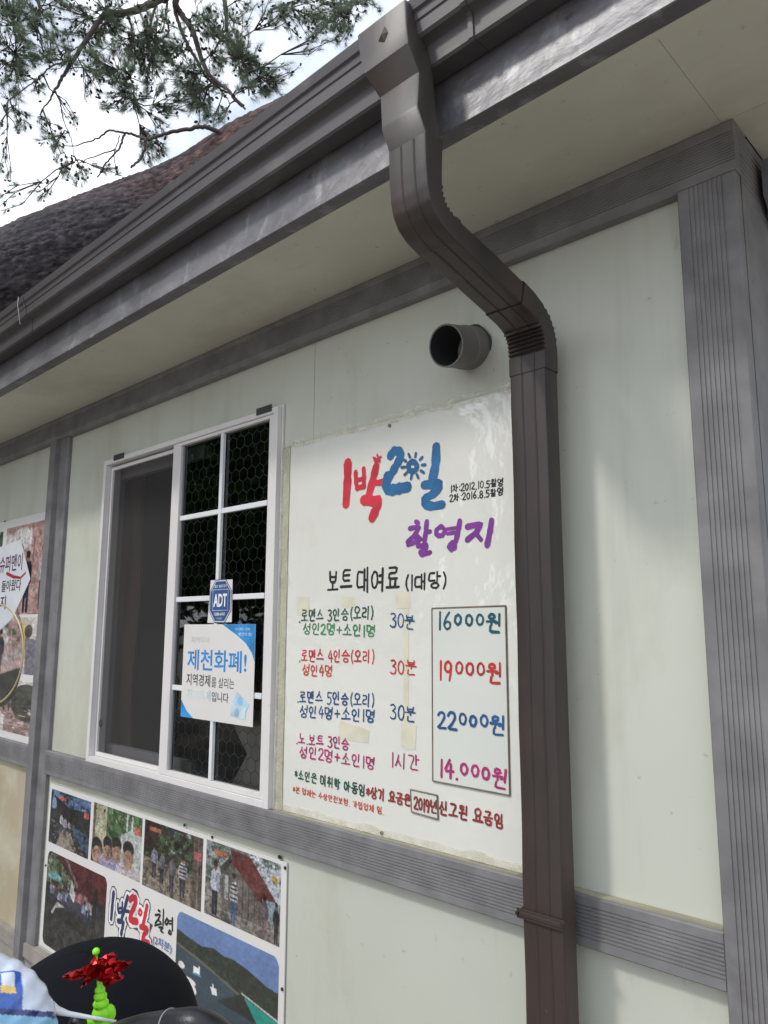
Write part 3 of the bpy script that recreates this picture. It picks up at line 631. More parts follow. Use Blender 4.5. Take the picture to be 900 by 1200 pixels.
# crumpled film folded over the edges
def filmmat():
    mt = bpy.data.materials.new('crumpled_film'); mt.use_nodes = True; n = mt.node_tree; b = n.nodes['Principled BSDF']
    b.inputs['Base Color'].default_value = (.72, .68, .52, 1); b.inputs['Roughness'].default_value = .12; b.inputs['Specular IOR Level'].default_value = .9
    t = n.nodes.new('ShaderNodeTexCoord'); q = n.nodes.new('ShaderNodeTexNoise'); q.inputs['Scale'].default_value = 26; q.inputs['Detail'].default_value = 5; n.links.new(t.outputs['Object'], q.inputs['Vector'])
    r = n.nodes.new('ShaderNodeMapRange'); r.inputs['From Min'].default_value = .35; r.inputs['From Max'].default_value = .65; r.inputs['To Min'].default_value = .10; r.inputs['To Max'].default_value = .5
    n.links.new(q.outputs['Fac'], r.inputs['Value']); n.links.new(r.outputs['Result'], b.inputs['Alpha']); return mt
M_film = filmmat()
def film(name, x0, x1, z0, z1, amp, parent, yb=None, seed=0.):
    yb = BF-.003 if yb is None else yb
    L = max(x1-x0, z1-z0); hor = (x1-x0) > (z1-z0); n1 = int(L/.006); n2 = 7; s = MB(); vs = []
    for i in range(n1+1):
        for j in range(n2+1):
            u, v = i/n1, j/n2; uu, vv = (u, v) if hor else (v, u)
            x = x0+(x1-x0)*uu; zz = z0+(z1-z0)*vv; q = noise.noise(Vector((x*32+seed, zz*60, seed)))+.4*noise.noise(Vector((x*80, zz*110, seed)))
            edge = (v-.5)*2; wv = .35*noise.noise(Vector((u*L*14, seed, 0)))*(z1-z0 if hor else x1-x0)*(1 if v > .9 or v < .1 else 0)
            vs.append((x+(0 if hor else wv), yb-abs(q)*amp*(1-.6*abs(edge)), zz+(wv if hor else 0)))
    s.add(vs, [(i*(n2+1)+j, i*(n2+1)+j+1, (i+1)*(n2+1)+j+1, (i+1)*(n2+1)+j) for i in range(n1) for j in range(n2)]); return s.build(name, M_film, parent, smooth=True)
bars('edge_strip', [(BX0-.032, BX0-.002, 1.487, 1.4988, BZ0, BZ1)], M_edge, pb, .001)
film('film_fold', BX0-.036, BX1, BZ1-.010, BZ1+.016, .010, pb, seed=1.3)
film('film_fold', BX0-.036, BX0+.0, BZ0, BZ1-.01, .006, pb, yb=1.4845, seed=5.)
film('film_fold', BX0-.03, BX1, BZ0-.003, BZ0+.020, .005, pb, seed=9.)
yL = BF-.0012
G = (.02, .10, .07); GL = (.05, .26, .10); RD = (.55, .035, .03); OR = (.62, .10, .045); BL = (.02, .085, .22); MG = (.42, .03, .16); BK = (.02, .02, .022); BR = (.28, .035, .03)
# painted title
redc, bluec, purp = (.62, .03, .055), (.02, .13, .30), (.22, .04, .30)
tk = dict(ox=320, oy=450, k=3.)
brush([([(262, 278), (262, 330), (256, 420)], .032), ([(290, 310), (291, 345), (296, 368)], .016), ([(318, 298), (320, 330), (318, 362)], .016), ([(292, 338), (318, 333)], .014), ([(294, 366), (320, 360)], .016),
       ([(362, 290), (352, 330), (336, 392)], .026), ([(345, 345), (372, 348), (385, 342)], .018), ([(318, 408), (345, 412), (372, 408), (362, 440), (348, 470)], .030)], .03, redc, pb, yL, **tk)
brush([([(412, 252), (425, 234), (448, 238), (446, 262), (425, 300), (402, 338)], .027), ([(402, 325), (396, 360), (410, 374), (440, 368), (472, 362)], .032)]+[([(573, 222), (572, 280), (560, 335)], .028), ([(530, 355), (560, 352), (582, 348), (584, 368), (556, 390), (534, 402), (532, 424), (560, 430), (594, 424)], .024)], .03, bluec, pb, yL, **tk)
sun = [([(490+15*math.cos(a), 290+17*math.sin(a)) for a in [i*math.pi/6 for i in range(13)]], .016)]
for k in range(11):
    a = math.radians(-150+k*36); r0, r1 = 30, 42
    sun.append(([(493+r0*math.cos(a), 288+r0*1.1*math.sin(a)), (493+r1*math.cos(a), 288+r1*1.1*math.sin(a))], .008))
brush(sun, .02, bluec, pb, yL-.0007, **tk)
brush([([(356, 268), (374, 268)], .008), ([(360, 274), (371, 258)], .008), ([(358, 260), (373, 274)], .007), ([(352, 258), (354, 262)], .006), ([(366, 248), (366, 253)], .006), ([(376, 258), (379, 255)], .006)], .008, redc, pb, yL-.0006, **tk)
brush([([(502, 484), (510, 488)], .013), ([(480, 508), (516, 500), (498, 530), (472, 556)], .013), ([(500, 528), (520, 545)], .012), ([(500, 545), (498, 556)], .010), ([(474, 566), (512, 552)], .012), ([(540, 484), (536, 520), (532, 556)], .015), ([(536, 522), (552, 518)], .012),
       ([(508, 570), (540, 564), (538, 580), (516, 588), (520, 602), (552, 592)], .013),
       ([(590, 500), (572, 514), (574, 532), (594, 534), (606, 514), (590, 500)], .013), ([(612, 510), (640, 506)], .010), ([(612, 526), (640, 522)], .010), ([(656, 482), (650, 520), (642, 552)], .015), ([(632, 556), (616, 570), (626, 584), (642, 572), (632, 556)], .013),
       ([(682, 502), (732, 490), (716, 520), (682, 548)], .015), ([(712, 524), (730, 546)], .013), ([(768, 480), (762, 520), (752, 566)], .016)], .014, purp, pb, yL, **tk)
hand('1차:2012.10.5촬영', (528, 577), (590, 569), 569, .0032, BK, pb)
hand('2차:2016.8.5촬영', (527, 588), (590, 580), 580, .0032, BK, pb)
hand('보트', (384, 693), (413, 693), 669, .0075, BK, pb)
hand('대여료', (418, 693), (469, 692), 668, .0075, BK, pb)
hand('(1대당)', (474, 692), (524, 688), 675, .006, BK, pb)
hw = .0042
rows = [('.로맨스 3인승(오리)', (350, 729), (438, 725), 716, G), ('성인2명+소인1명', (355, 743), (440, 746), 731, GL), ('30분', (457, 735), (487, 738), 719, BL), ('16000원', (513, 738), (589, 740), 718, (.015, .10, .14)),
 ('.로맨스 4인승(오리)', (350, 775), (439, 777), 762, RD), ('성인4명', (354, 791), (390, 793), 779, OR), ('30분', (457, 789), (488, 792), 773, RD), ('19000원', (514, 796), (590, 799), 774, RD),
 ('.로맨스 5인승(오리)', (348, 823), (439, 828), 810, BL), ('성인4명+소인1명', (351, 840), (440, 847), 827, BL), ('30분', (457, 842), (488, 846), 825, BL), ('22000원', (513, 853), (593, 861), 833, (.02, .10, .26)),
 ('.노.보트 3인승', (347, 871), (409, 879), 859, MG), ('성인2명+소인1명', (351, 887), (440, 902), 874, MG), ('1시간', (458, 898), (493, 904), 881, MG), ('14.000원', (515, 909), (595, 924), 889, MG),
 ('*소인은 미취학 아동임', (345, 912), (428, 933), 901, G), ('*상기 요금은', (429, 934), (482, 945), 922, BR), ('신고된 요금임', (515, 954), (591, 971), 939, BR), ('#본 업체는 수상안전보험. 가입업체 임.', (343, 928), (450, 955), 921, OR)]
for (t, a, b, vt, c) in rows:
    big = t.endswith('000원'); hand(t, a, b, vt, .0064 if big else (.0026 if t[0] == '#' else hw+(.001 if c in (BR,) else 0)), c, pb, y=BF-.0035 if big else yL, small0=big)
# taped-on price panel and year patch, each a raised clear sheet with a brown rim
def patch(q, dy, name):
    P = [W(*p, BF) for p in q]; s = MB()
    s.add([(p.x, BF-dy, p.z) for p in P]+[(p.x, BF-.0002, p.z) for p in P], [(0, 3, 2, 1), (0, 1, 5, 4), (1, 2, 6, 5), (2, 3, 7, 6), (3, 0, 4, 7)]); o = s.build(name, M_acryl, pb)
    s = MB(); c = [Vector((p.x, BF-dy+.0004, p.z)) for p in P]
    for i in range(4): s.tube([c[i], c[(i+1) % 4]], .0022, 6)
    s.build('rim', M_brown, o); return o
patch([(507, 713), (593, 710), (598, 932), (508, 915)], .0025, 'price_panel')
patch([(482, 925), (513, 932), (514, 960), (483, 951)], .0025, 'year_patch')
hand('2019년', (485, 948), (512, 954), 934, .0052, BR, pb, y=BF-.0035)
tpn = 0
for q in ([(348, 700), (363, 700), (363, 721), (348, 721)], [(400, 699), (416, 700), (416, 712), (400, 711)], [(463, 694), (480, 692), (481, 713), (464, 713)], [(473, 714), (479, 714), (479, 880), (473, 878)], [(398, 844), (433, 856), (432, 871), (397, 866)], [(470, 848), (488, 850), (487, 879), (470, 875)]):
    dyt = .0002+.00008*len(q[0])+tpn; tpn += .00008; P = [W(*p, BF-.0003) for p in q]; s = MB(); s.add([(p.x, BF-dyt, p.z) for p in P], [(0, 3, 2, 1)]); s.build('tape_patch', M_tape, pb)
for p in (W(457, 499, BF), W(448, 976, BF)):
    s = MB(); s.tube([(p.x, BF-.0001, p.z), (p.x, BF-.004, p.z)], .005, 10); s.build('nail', M_brown, pb)

# ================================================================== PAINTED-PRINT CANVAS
class Canvas:
    def __init__(s, w, h, c=(0, 0, 0), ys=1.): w = int(w*1.7); h = int(h*1.7); s.w = w; s.h = h; s.a = np.ones((h, w, 3))*np.array(c); s.Y, s.X = np.mgrid[0:h, 0:w]; s.X = (s.X+.5)/w; s.Y = (s.Y+.5)/h*ys
    def msk(s, m, c, a=1.): s.a[m] = s.a[m]*(1-a)+np.array(c)*a
    def poly(s, P, c, a=1.):
        m = np.zeros((s.h, s.w), bool); n = len(P)
        for i in range(n):
            x0, y0 = P[i]; x1, y1 = P[(i+1) % n]
            if y0 == y1: continue
            cnd = (s.Y > min(y0, y1)) & (s.Y <= max(y0, y1)) & (s.X < x0+(s.Y-y0)/(y1-y0)*(x1-x0)); m ^= cnd
        s.msk(m, c, a)
    def ell(s, cx, cy, rx, ry, c, a=1.): s.msk(((s.X-cx)/rx)**2+((s.Y-cy)/ry)**2 < 1, c, a)
    def rect(s, x0, y0, x1, y1, c, a=1.): s.msk((s.X > x0) & (s.X < x1) & (s.Y > y0) & (s.Y < y1), c, a)
    def nz(s, k):
        g = rng.rand(k+2, k+2); x = s.X*k; y = s.Y/s.Y.max()*.999*k; i = x.astype(int); j = y.astype(int); fx = x-i; fy = y-j
        return g[j, i]*(1-fx)*(1-fy)+g[j, i+1]*fx*(1-fy)+g[j+1, i]*(1-fx)*fy+g[j+1, i+1]*fx*fy
    def speck(s, c, k, th, reg=None, a=.9):
        m = np.clip((s.nz(k)*.5+s.nz(int(k*2.3))*.3+s.nz(int(k*5))*.2-(.5+(th-.5)*.62))*9, 0, 1)*a
        if reg: m = m*((s.X > reg[0]) & (s.Y > reg[1]) & (s.X < reg[2]) & (s.Y < reg[3]))
        s.a = s.a*(1-m[..., None])+np.array(c)*m[..., None]
    def person(s, x, y, h, top, leg, skin=(.32, .19, .13), hair=(.03, .025, .02), asp=1., stripes=False):
        w = h*.13*asp*rng.uniform(.8, 1.15); x = x+rng.uniform(-.01, .01); ln_ = rng.uniform(-.35, .35)*w
        s.poly([(x-w*.9, y-h*.5), (x+w*.9, y-h*.5), (x+w*.8, y), (x+w*.15, y), (x, y-h*.35), (x-w*.15, y), (x-w*.8, y)], leg)
        s.poly([(x+ln_-w*.5, y-h*.83), (x+ln_+w*.5, y-h*.83), (x+w*1.25, y-h*.74), (x+w*1.4, y-h*.5), (x+w, y-h*.44), (x-w*1.1, y-h*.44), (x-w*1.5, y-h*.55), (x-w*1.15, y-h*.76)], top); s.poly([(x, y-h*.8), (x+w*1.2, y-h*.74), (x+w*1.3, y-h*.46), (x+w*.3, y-h*.44)], tuple(q*.55 for q in top), .7)
        if stripes:
            for k in range(4): s.rect(x-w*1.2, y-h*(.78-.085*k), x+w*1.2, y-h*(.745-.085*k), (.03, .03, .04))
        s.ell(x, y-h*.89, w*.62, h*.085, skin); s.ell(x, y-h*.935, w*.68, h*.06, hair)
    def mesh(s, name, x0, x1, z0, z1, y, parent, round_=0., m=None, grain=1.5, dark=False):
        a = s.a*(.62 if dark else 1.); g = sum(w_*(s.nz(k_)-.5) for k_, w_ in ((5, .3), (20, .4), (60, .6)))[..., None]*grain; a = a*(1+g)+g*.02
        a = np.clip(a*(1+.35*grain*(rng.rand(s.h, s.w, 1)-.5)), 0, 1); ap = np.pad(a, ((1, 1), (1, 1), (0, 0)), 'edge'); a = (ap[:-2, 1:-1]+ap[2:, 1:-1]+ap[1:-1, :-2]+ap[1:-1, 2:]+6*a)/10; q = MB(); vs = []; cs = []; fs = []; H, Wd = s.h, s.w
        idx = {}
        for j in range(H):
            for i in range(Wd):
                u, v = i/(Wd-1), j/(H-1); idx[(j, i)] = len(vs); vs.append((x0+(x1-x0)*u, y, z1-(z1-z0)*v)); cs.append(tuple(a[j, i]))
        asp = (x1-x0)/(z1-z0)
        for j in range(H-1):
            for i in range(Wd-1):
                if round_:
                    u = (i+.5)/(Wd-1)*(x1-x0); v = (j+.5)/(H-1)*(z1-z0); du = max(round_-u, u-(x1-x0-round_), 0); dv = max(round_-v, v-(z1-z0-round_), 0)
                    if math.hypot(du, dv) > round_: continue
                fs.append((idx[j, i], idx[j+1, i], idx[j+1, i+1], idx[j, i+1]))
        q.add(vs, fs); q.c = cs; return q.build(name, m or M_print, parent)

# ---- lower banner with filming photos
NX0, NX1, NZ0, NZ1 = -3.462, -1.813, z(-1.34), z(-.677)
bn = empty('photo_banner', (-2.6, 1.497, NZ0))
tag(bn, 'white photo banner under the window, with four small photos above a lake photo', 'banner')
s = MB(); s.box(NX0, NX1, 1.4935, 1.4975, NZ0, NZ1); s.build('sheet', M_banner, bn)
yB = 1.4929
def wx(x): return x*.9955                       # measured on y = 1.5
def photo(cv, x0, x1, z0, z1, r=0., name='photo', grain=1.7, dark=True): return cv.mesh(name, wx(x0), wx(x1), C+z0*.9955, C+z1*.9955, yB, bn, r, grain=grain, dark=dark)
D = (.025, .025, .025)
c = Canvas(96, 64, (.035, .04, .035)); c.rect(0, 0, 1, .35, (.18, .28, .52)); c.speck((.03, .04, .03), 12, .45, (0, 0, 1, .5)); c.poly([(.1, .1), (.5, .25), (1, .2), (1, .4), (.6, .5), (.2, .4)], (.03, .028, .025)); c.ell(.1, .25, .06, .1, (.35, .48, .68))
c.poly([(.2, 1), (.35, .68), (.55, .68), (.75, 1)], (.45, .38, .3)); c.speck((.3, .27, .24), 24, .62, (0, .5, 1, 1)); c.poly([(.6, .55), (1, .62), (1, .95), (.62, .8)], (.10, .16, .25)); c.speck((.03, .03, .03), 26, .5, (.55, .5, 1, 1))
for (x, y, h, t) in ((.3, .75, .38, (.7, .68, .7)), (.4, .78, .36, (.5, .52, .62)), (.5, .72, .26, (.6, .5, .4))): c.person(x, y, h, t, (.12, .11, .14), asp=.7)
c.rect(.22, .08, .4, .15, (.75, .18, .10)); c.rect(.85, .22, .97, .32, (.7, .2, .18)); photo(c, -3.457, -3.076, -.921, -.70)
c = Canvas(96, 64, (.13, .24, .10)); c.speck((.05, .11, .04), 16, .5); c.speck((.4, .5, .28), 20, .66, (0, 0, 1, .6)); c.poly([(.6, .4), (.8, .25), (1, .3), (1, 1), (.55, 1)], (.62, .68, .62)); c.speck((.8, .84, .8), 14, .5, (.6, .35, 1, 1), .6)
c.rect(0, 0, .3, .72, (.68, .62, .42)); c.speck((.35, .52, .5), 10, .6, (0, .1, .3, .7), .7); c.rect(.02, 0, .06, .7, (.2, .15, .1)); c.rect(.7, .02, .73, .3, (.8, .8, .8)); c.rect(.8, .04, .83, .3, (.75, .75, .75)); c.rect(.86, .18, .97, .3, (.75, .2, .15))
for (x, cy, r, sh) in ((.12, .82, .14, (.02, .02, .03)), (.34, .72, .115, (.5, .42, .62)), (.53, .68, .12, (.55, .52, .72)), (.76, .68, .135, (.68, .6, .62))):
    c.ell(x, 1.05, r*1.5, .3, sh); c.ell(x, cy, r*.72, r*1.55, (.55, .34, .24)); c.ell(x, cy-.12, r*.8, r*.95, (.03, .025, .025)); c.ell(x, cy+.02, r*.55, r*.9, (.55, .34, .24)); c.rect(x-r*.25, cy+.075, x+r*.25, cy+.095, (.55, .32, .28)); c.ell(x-r*.28, cy-.01, r*.14, .012, (.15, .09, .07)); c.ell(x+r*.28, cy-.01, r*.14, .012, (.15, .09, .07)); c.ell(x+r*.4, cy+.03, r*.3, r*1.1, (.38, .22, .16), .5)
photo(c, -3.052, -2.66, -.918, -.695)
def scene3():
    c = Canvas(110, 66, (.05, .045, .035)); c.speck((.12, .20, .08), 18, .5, (0, 0, 1, .55)); c.speck((.55, .62, .62), 20, .74, (.3, 0, .8, .4)); c.rect(0, .55, 1, 1, (.36, .29, .22)); c.speck((.08, .07, .055), 22, .52, (0, .5, 1, 1)); c.speck((.6, .52, .42), 30, .7, (0, .6, 1, 1))
    c.rect(0, 0, .25, .4, (.055, .035, .03)); c.rect(.85, 0, 1, 1, (.16, .125, .10)); c.rect(.92, 0, .94, 1, (.3, .25, .2)); c.rect(.1, .08, .3, .14, (.7, .22, .12)); c.rect(.86, .22, .97, .32, (.75, .18, .22)); return c
c = scene3()
for (x, y, h, t, st) in ((.2, .82, .5, (.48, .48, .62), 0), (.34, .86, .5, (.25, .25, .27), 0), (.52, .92, .55, (.22, .21, .21), 0), (.70, .92, .58, (.72, .7, .7), 1)): c.person(x, y, h, t, (.06, .06, .08), asp=.6, stripes=st)
photo(c, -2.642, -2.258, -.921, -.693)
c = Canvas(116, 66, (.30, .27, .24)); c.rect(0, 0, .35, .5, (.5, .55, .55)); c.speck((.10, .16, .08), 16, .45, (0, 0, .35, .6)); c.rect(0, .6, 1, 1, (.38, .34, .30)); c.speck((.12, .1, .09), 24, .55, (0, .6, 1, 1))
c.rect(.6, .0, 1, .5, (.75, .8, .85)); c.speck((.08, .12, .07), 14, .5, (.6, 0, 1, .25)); c.poly([(.22, .3), (.38, .12), (.75, .5), (.78, .85), (.25, .85)], (.20, .175, .15)); c.poly([(.35, .03), (.62, .05), (1, .55), (1, .62), (.72, .55), (.38, .2)], (.20, .05, .045)); c.poly([(.2, .32), (.35, .12), (.38, .18), (.24, .4)], (.09, .08, .07))
for x in (.44, .52, .6, .68): c.rect(x, .35, x+.012, .85, (.09, .08, .07))
c.rect(.28, .38, .33, .7, (.5, .52, .52)); c.person(.14, .96, .72, (.72, .72, .85), (.03, .03, .05), asp=.55); c.person(.40, .98, .66, (.75, .73, .73), (.10, .16, .35), asp=.5, stripes=True); c.rect(.78, .5, .99, .75, (.35, .48, .52)); c.person(.82, .96, .5, (.18, .15, .17), (.28, .18, .2), asp=.6); c.person(.95, .98, .5, (.03, .03, .03), (.03, .03, .03), asp=.5)
c.ell(.93, .22, .03, .05, (.85, .5, .05)); c.rect(.12, .1, .3, .17, (.7, .25, .15)); c.speck((.10, .09, .08), 34, .72); photo(c, -2.238, -1.846, -.918, -.690)
c = Canvas(130, 92, (.05, .05, .048), 1.5); c.speck((.26, .33, .18), 22, .45, (0, 0, .55, .5)); c.speck((.55, .6, .45), 30, .7, (0, 0, .5, .5)); c.poly([(.15, 0), (1, 0), (1, .38), (.62, .5), (.5, .35)], (.13, .02, .022)); c.poly([(.35, 0), (.56, .34), (.54, .38), (.3, 0)], (.3, .25, .22)); c.poly([(.02, .38), (.15, .28), (.3, .36), (.22, .42), (.02, .45)], (.3, .6, .58))
for k in range(26): c.person(.1+.8*rng.rand(), .72+.12*rng.rand(), .26+.1*rng.rand(), [(.62, .62, .7), (.15, .16, .25), (.3, .4, .6), (.45, .2, .2), (.08, .08, .1)][k % 5], (.05, .05, .08), asp=.8)
c.poly([(.45, .3), (.52, .5), (.5, .62), (.42, .52)], (.72, .72, .72)); c.poly([(.1, .95), (.22, .76), (.5, .78), (.8, 1), (.1, 1)], (.03, .028, .03)); c.poly([(.12, .95), (.22, .74), (.36, .76), (.2, .84), (.15, .97)], (.6, .6, .58)); c.rect(.8, .25, .86, 1, (.03, .025, .02))
photo(c, -3.450, -2.905, -1.33, -.955, .03)
c = Canvas(150, 104, (.045, .072, .088), 1.62); c.poly([(0, 0), (1, 0), (1, .52), (.9, .45), (.74, .36), (.6, .32), (.5, .34), (.4, .30), (.28, .36), (.12, .32), (0, .28)], (.15, .23, .44)); c.rect(0, 0, 1, .12, (.16, .25, .48), .5)
P = [(0, .28), (.12, .33), (.28, .36), (.4, .30), (.5, .34), (.6, .32), (.74, .37), (.9, .45), (1, .46), (1, .86), (.8, .8), (.5, .66), (.25, .55), (0, .48)]; c.poly(P, (.032, .042, .030)); b0 = c.a.copy(); c.speck((.055, .065, .042), 40, .55); c.speck((.02, .028, .02), 50, .6); mk = np.abs(b0-np.array((.032, .042, .030))).sum(2) > 1e-6; c.a[mk] = b0[mk]
c.poly([(0, .48), (.25, .55), (.5, .66), (.8, .8), (.8, .83), (.5, .7), (.25, .59), (0, .51)], (.14, .13, .085)); c.speck((.08, .115, .135), 60, .6, (0, .55, .6, 1), .5)
c.ell(.10, 1.05, .14, .12, (.8, .78, .75)); c.rect(0, 1.2, 1, 1.7, (.05, .06, .06))
c.poly([(.2, .70), (.26, .70), (.27, .78), (.2, .79)], (.8, .8, .78)); c.rect(.255, .66, .265, .74, (.8, .8, .8)); c.rect(.19, .79, .28, .81, (.1, .35, .55)); c.poly([(.38, .86), (.44, .84), (.45, .93), (.4, .95)], (.8, .8, .8)); c.rect(.40, .80, .41, .88, (.8, .8, .8)); c.ell(.07, .78, .035, .05, (.8, .76, .72)); c.ell(.14, .95, .09, .05, (.82, .8, .78))
c.poly([(.45, 1), (.68, .72), (1, .8), (1, 1)], (.03, .035, .03)); c.poly([(.7, .74), (1, .84), (1, 1), (.82, 1)], (.03, .30, .24)); c.poly([(.68, .70), (1, .8), (1, .83), (.68, .72)], (.5, .52, .52))
photo(c, -2.397, -1.846, -1.285, -.948, .03, grain=.45, dark=False)
# banner logo and text
nk = dict(ox=40, oy=900, k=2.903)
one = [([(270, 425), (266, 465), (262, 512)], .020), ([(285, 462), (284, 485), (292, 492)], .012), ([(300, 458), (299, 490)], .012), ([(286, 478), (299, 476)], .010), ([(287, 492), (300, 490)], .012), ([(318, 438), (308, 478), (298, 512)], .018), ([(308, 486), (322, 488)], .012), ([(285, 520), (305, 524), (300, 545), (296, 565)], .018)]
two = [([(326, 448), (336, 438), (348, 446), (342, 470), (328, 498), (326, 518), (350, 522)], .024), ([(384, 470), (378, 500), (370, 536)], .020), ([(362, 540), (388, 548), (374, 566), (368, 585), (390, 596)], .020), ([(360, 480), (354, 492), (360, 502), (368, 492), (360, 480)], .010)]
brush(one+two, .02, (.10, .08, .09), bn, yB-.0001, grow=.032, **nk); brush(one+two, .02, (.82, .8, .78), bn, yB-.0009, grow=.022, **nk)
brush(one, .02, (.035, .045, .12), bn, yB-.0018, **nk); brush(two, .02, (.60, .03, .045), bn, yB-.0018, **nk)
brush([([(422, 484), (428, 488)], .008), ([(412, 500), (430, 498), (422, 515), (412, 528)], .008), ([(420, 515), (430, 524)], .007), ([(410, 536), (432, 530)], .007), ([(440, 482), (438, 535)], .008), ([(424, 542), (440, 542), (428, 552), (438, 560)], .007), ([(452, 512), (444, 525), (450, 534), (458, 522), (452, 512)], .008), ([(470, 510), (470, 552)], .008), ([(460, 520), (470, 520)], .006), ([(460, 530), (470, 530)], .006), ([(460, 552), (456, 562), (466, 566), (466, 556), (460, 552)], .007)], .008, BK, bn, yB-.0006, **nk)
P0 = W(179.5, 1107, yB); P1 = W(201.5, 1117, yB); print_text('(2차분)', (P0.x, P0.z), W(179.5, 1094, yB).z-P0.z, P1.x-P0.x, (.03, .10, .33), bn, yB-.0026, .004)
P0 = W(180.5, 1119, yB); P1 = W(199.5, 1128, yB); print_text('2016.8.5', (P0.x, P0.z), W(180.5, 1111, yB).z-P0.z, P1.x-P0.x, (.45, .36, .36), bn, yB-.0026)
def screws(L, y, parent, r=.005):
    for (u, v) in L:
        p = W(u, v, y); s = MB(); s.tube([(p.x, y+.0005, p.z), (p.x, y-.003, p.z)], r, 8); s.build('screw', M_screw, parent)
screws([(62, 930), (123, 950), (216.5, 967), (249, 981), (329, 1005), (334.5, 1017), (331, 1159), (327.5, 1004), (54, 1014)], 1.4933, bn)

# ---- left banner
LB = empty('promo_banner', (-4.3, 1.497, z(-.54))); tag(LB, 'colourful photo collage banner with hexagonal title, left of the grey wall post', 'banner')
lx0, lx1, lz0, lz1 = -4.95, -3.672, z(-.540), z(.572)
s = MB(); s.box(lx0, lx1, 1.4935, 1.4975, lz0, lz1); s.build('sheet', M_banner, LB)
def lp(cv, x0, x1, z0, z1, r=0., dy=0.):
    cv.a *= .8; return cv.mesh('photo', x0, x1, C+z0, C+z1, yB-dy, LB, r)
c = Canvas(80, 90, (.55, .33, .30)); c.speck((.62, .42, .38), 12, .5); c.ell(.42, .16, .24, .13, (.80, .76, .74)); c.ell(.08, .2, .15, .12, (.72, .7, .7)); c.rect(.0, .25, .12, .5, (.4, .3, .3)); c.rect(.62, .05, .66, .4, (.8, .78, .75)); c.rect(.72, .15, .74, .45, (.2, .15, .15)); c.ell(.4, .28, .08, .07, (.03, .03, .03)); c.poly([(.3, .4), (.5, .35), (.52, .5), (.32, .55)], (.06, .26, .45)); c.poly([(.28, .5), (.48, .5), (.44, .98), (.3, .98)], (.04, .035, .05)); c.person(.62, .98, .68, (.025, .028, .06), (.02, .02, .04), asp=1.0); c.person(.97, .95, .7, (.6, .52, .54), (.1, .1, .12), asp=.9)
lp(c, -4.22, -3.70, .07, .53)
c = Canvas(50, 50, (.08, .12, .08)); c.speck((.35, .4, .32), 10, .6); lp(c, -4.9, -4.27, .28, .52)
c = Canvas(80, 70, (.68, .62, .58)); c.poly([(.0, .2), (.3, 0), (.35, .6), (.1, .8)], (.6, .56, .55)); c.ell(.22, .3, .05, .06, D); c.ell(.45, .38, .07, .12, (.05, .04, .04)); c.poly([(.32, .5), (.58, .5), (.62, .8), (.32, .8)], (.26, .2, .17)); c.rect(.36, .72, .52, 1, (.08, .25, .28)); c.poly([(.6, 0), (.72, .2), (.7, .8), (.6, .6)], (.72, .55, .15)); c.ell(.75, .25, .09, .12, (.10, .07, .06)); c.poly([(.68, .35), (.95, .4), (1, 1), (.72, 1)], (.22, .21, .25)); lp(c, -4.22, -3.70, -.22, .055)
c = Canvas(90, 80, (.66, .58, .53)); c.speck((.72, .65, .6), 20, .5); c.rect(0, .45, 1, 1, (.42, .28, .25)); c.person(.5, .75, .5, (.35, .06, .08), (.14, .12, .08), asp=.8); c.ell(.92, .4, .16, .35, (.08, .08, .06)); c.speck((.14, .12, .10), 14, .5, (.2, .5, 1, 1), .8); c.speck((.72, .62, .56), 20, .68, (0, .5, 1, 1)); c.speck((.08, .12, .05), 12, .62, (0, .6, .4, 1)); c.rect(.6, .35, .9, .37, (.05, .05, .05)); 
for k in range(5): c.rect(.62+.06*k, .36, .63+.06*k, .6, (.05, .05, .05))
c.rect(.66, .7, .7, 1, (.8, .75, .7)); lp(c, -4.9, -3.70, -.505, -.255)
# round photo with gold ring
cc_ = W(-8, 766, yB); cxr, czr, rr_ = cc_.x, cc_.z-C, W(28, 762, yB).x-cc_.x; rz_ = cc_.z-W(-8, 826, yB).z
c = Canvas(70, 70, (.5, .34, .32)); c.speck((.75, .73, .72), 10, .5, (0, 0, .8, .5)); c.speck((.08, .14, .06), 10, .6, (0, 0, 1, .4)); c.rect(.35, .4, 1, .8, (.58, .42, .40)); c.poly([(0, .7), (1, .45), (1, .49), (0, .74)], (.5, .45, .45)); c.person(.6, .7, .45, (.06, .05, .07), (.06, .05, .07)); c.person(.3, .85, .4, (.2, .12, .1), (.08, .1, .05)); c.poly([(0, .85), (1, .6), (1, 1), (0, 1)], (.045, .045, .035)); lp(c, cxr-rr_, cxr+rr_, czr-rz_, czr+rz_, min(rz_, rr_)*.99, .0006)
s = MB(); s.tube([(cxr+(rr_)*math.cos(a*math.pi/32), yB-.0002, C+czr+rz_*math.sin(a*math.pi/32)) for a in range(64)], .006, 6, closed=True); s.build('gold_ring', mat('gold_print', (.55, .46, .26), .5), LB)
s = MB(); hx = [(-4.9, .10), (-4.72, .42), (-4.16, .42), (-3.985, .06), (-4.22, -.205), (-4.75, -.205)]
hp = [W(*p, yB) for p in ((25, 632), (36, 677), (14.5, 724))]
hx = [(-4.95, .02), (-4.8, .40), (hp[0].x, hp[0].z-C+.0), (hp[1].x, hp[1].z-C), (hp[2].x, hp[2].z-C), (-4.8, -.22)]
s.add([(x, yB-.0025, C+zz) for (x, zz) in hx]+[(x*1.0, yB-.0012, C+zz-.008) for (x, zz) in hx], [(5, 4, 3, 2, 1, 0)]+[(k, (k+1) % 6, 6+(k+1) % 6, 6+k) for k in range(6)]); s.build('hexagon', mat('hexagon_print', (.70, .72, .76), .5), LB)
yH = yB-.0032
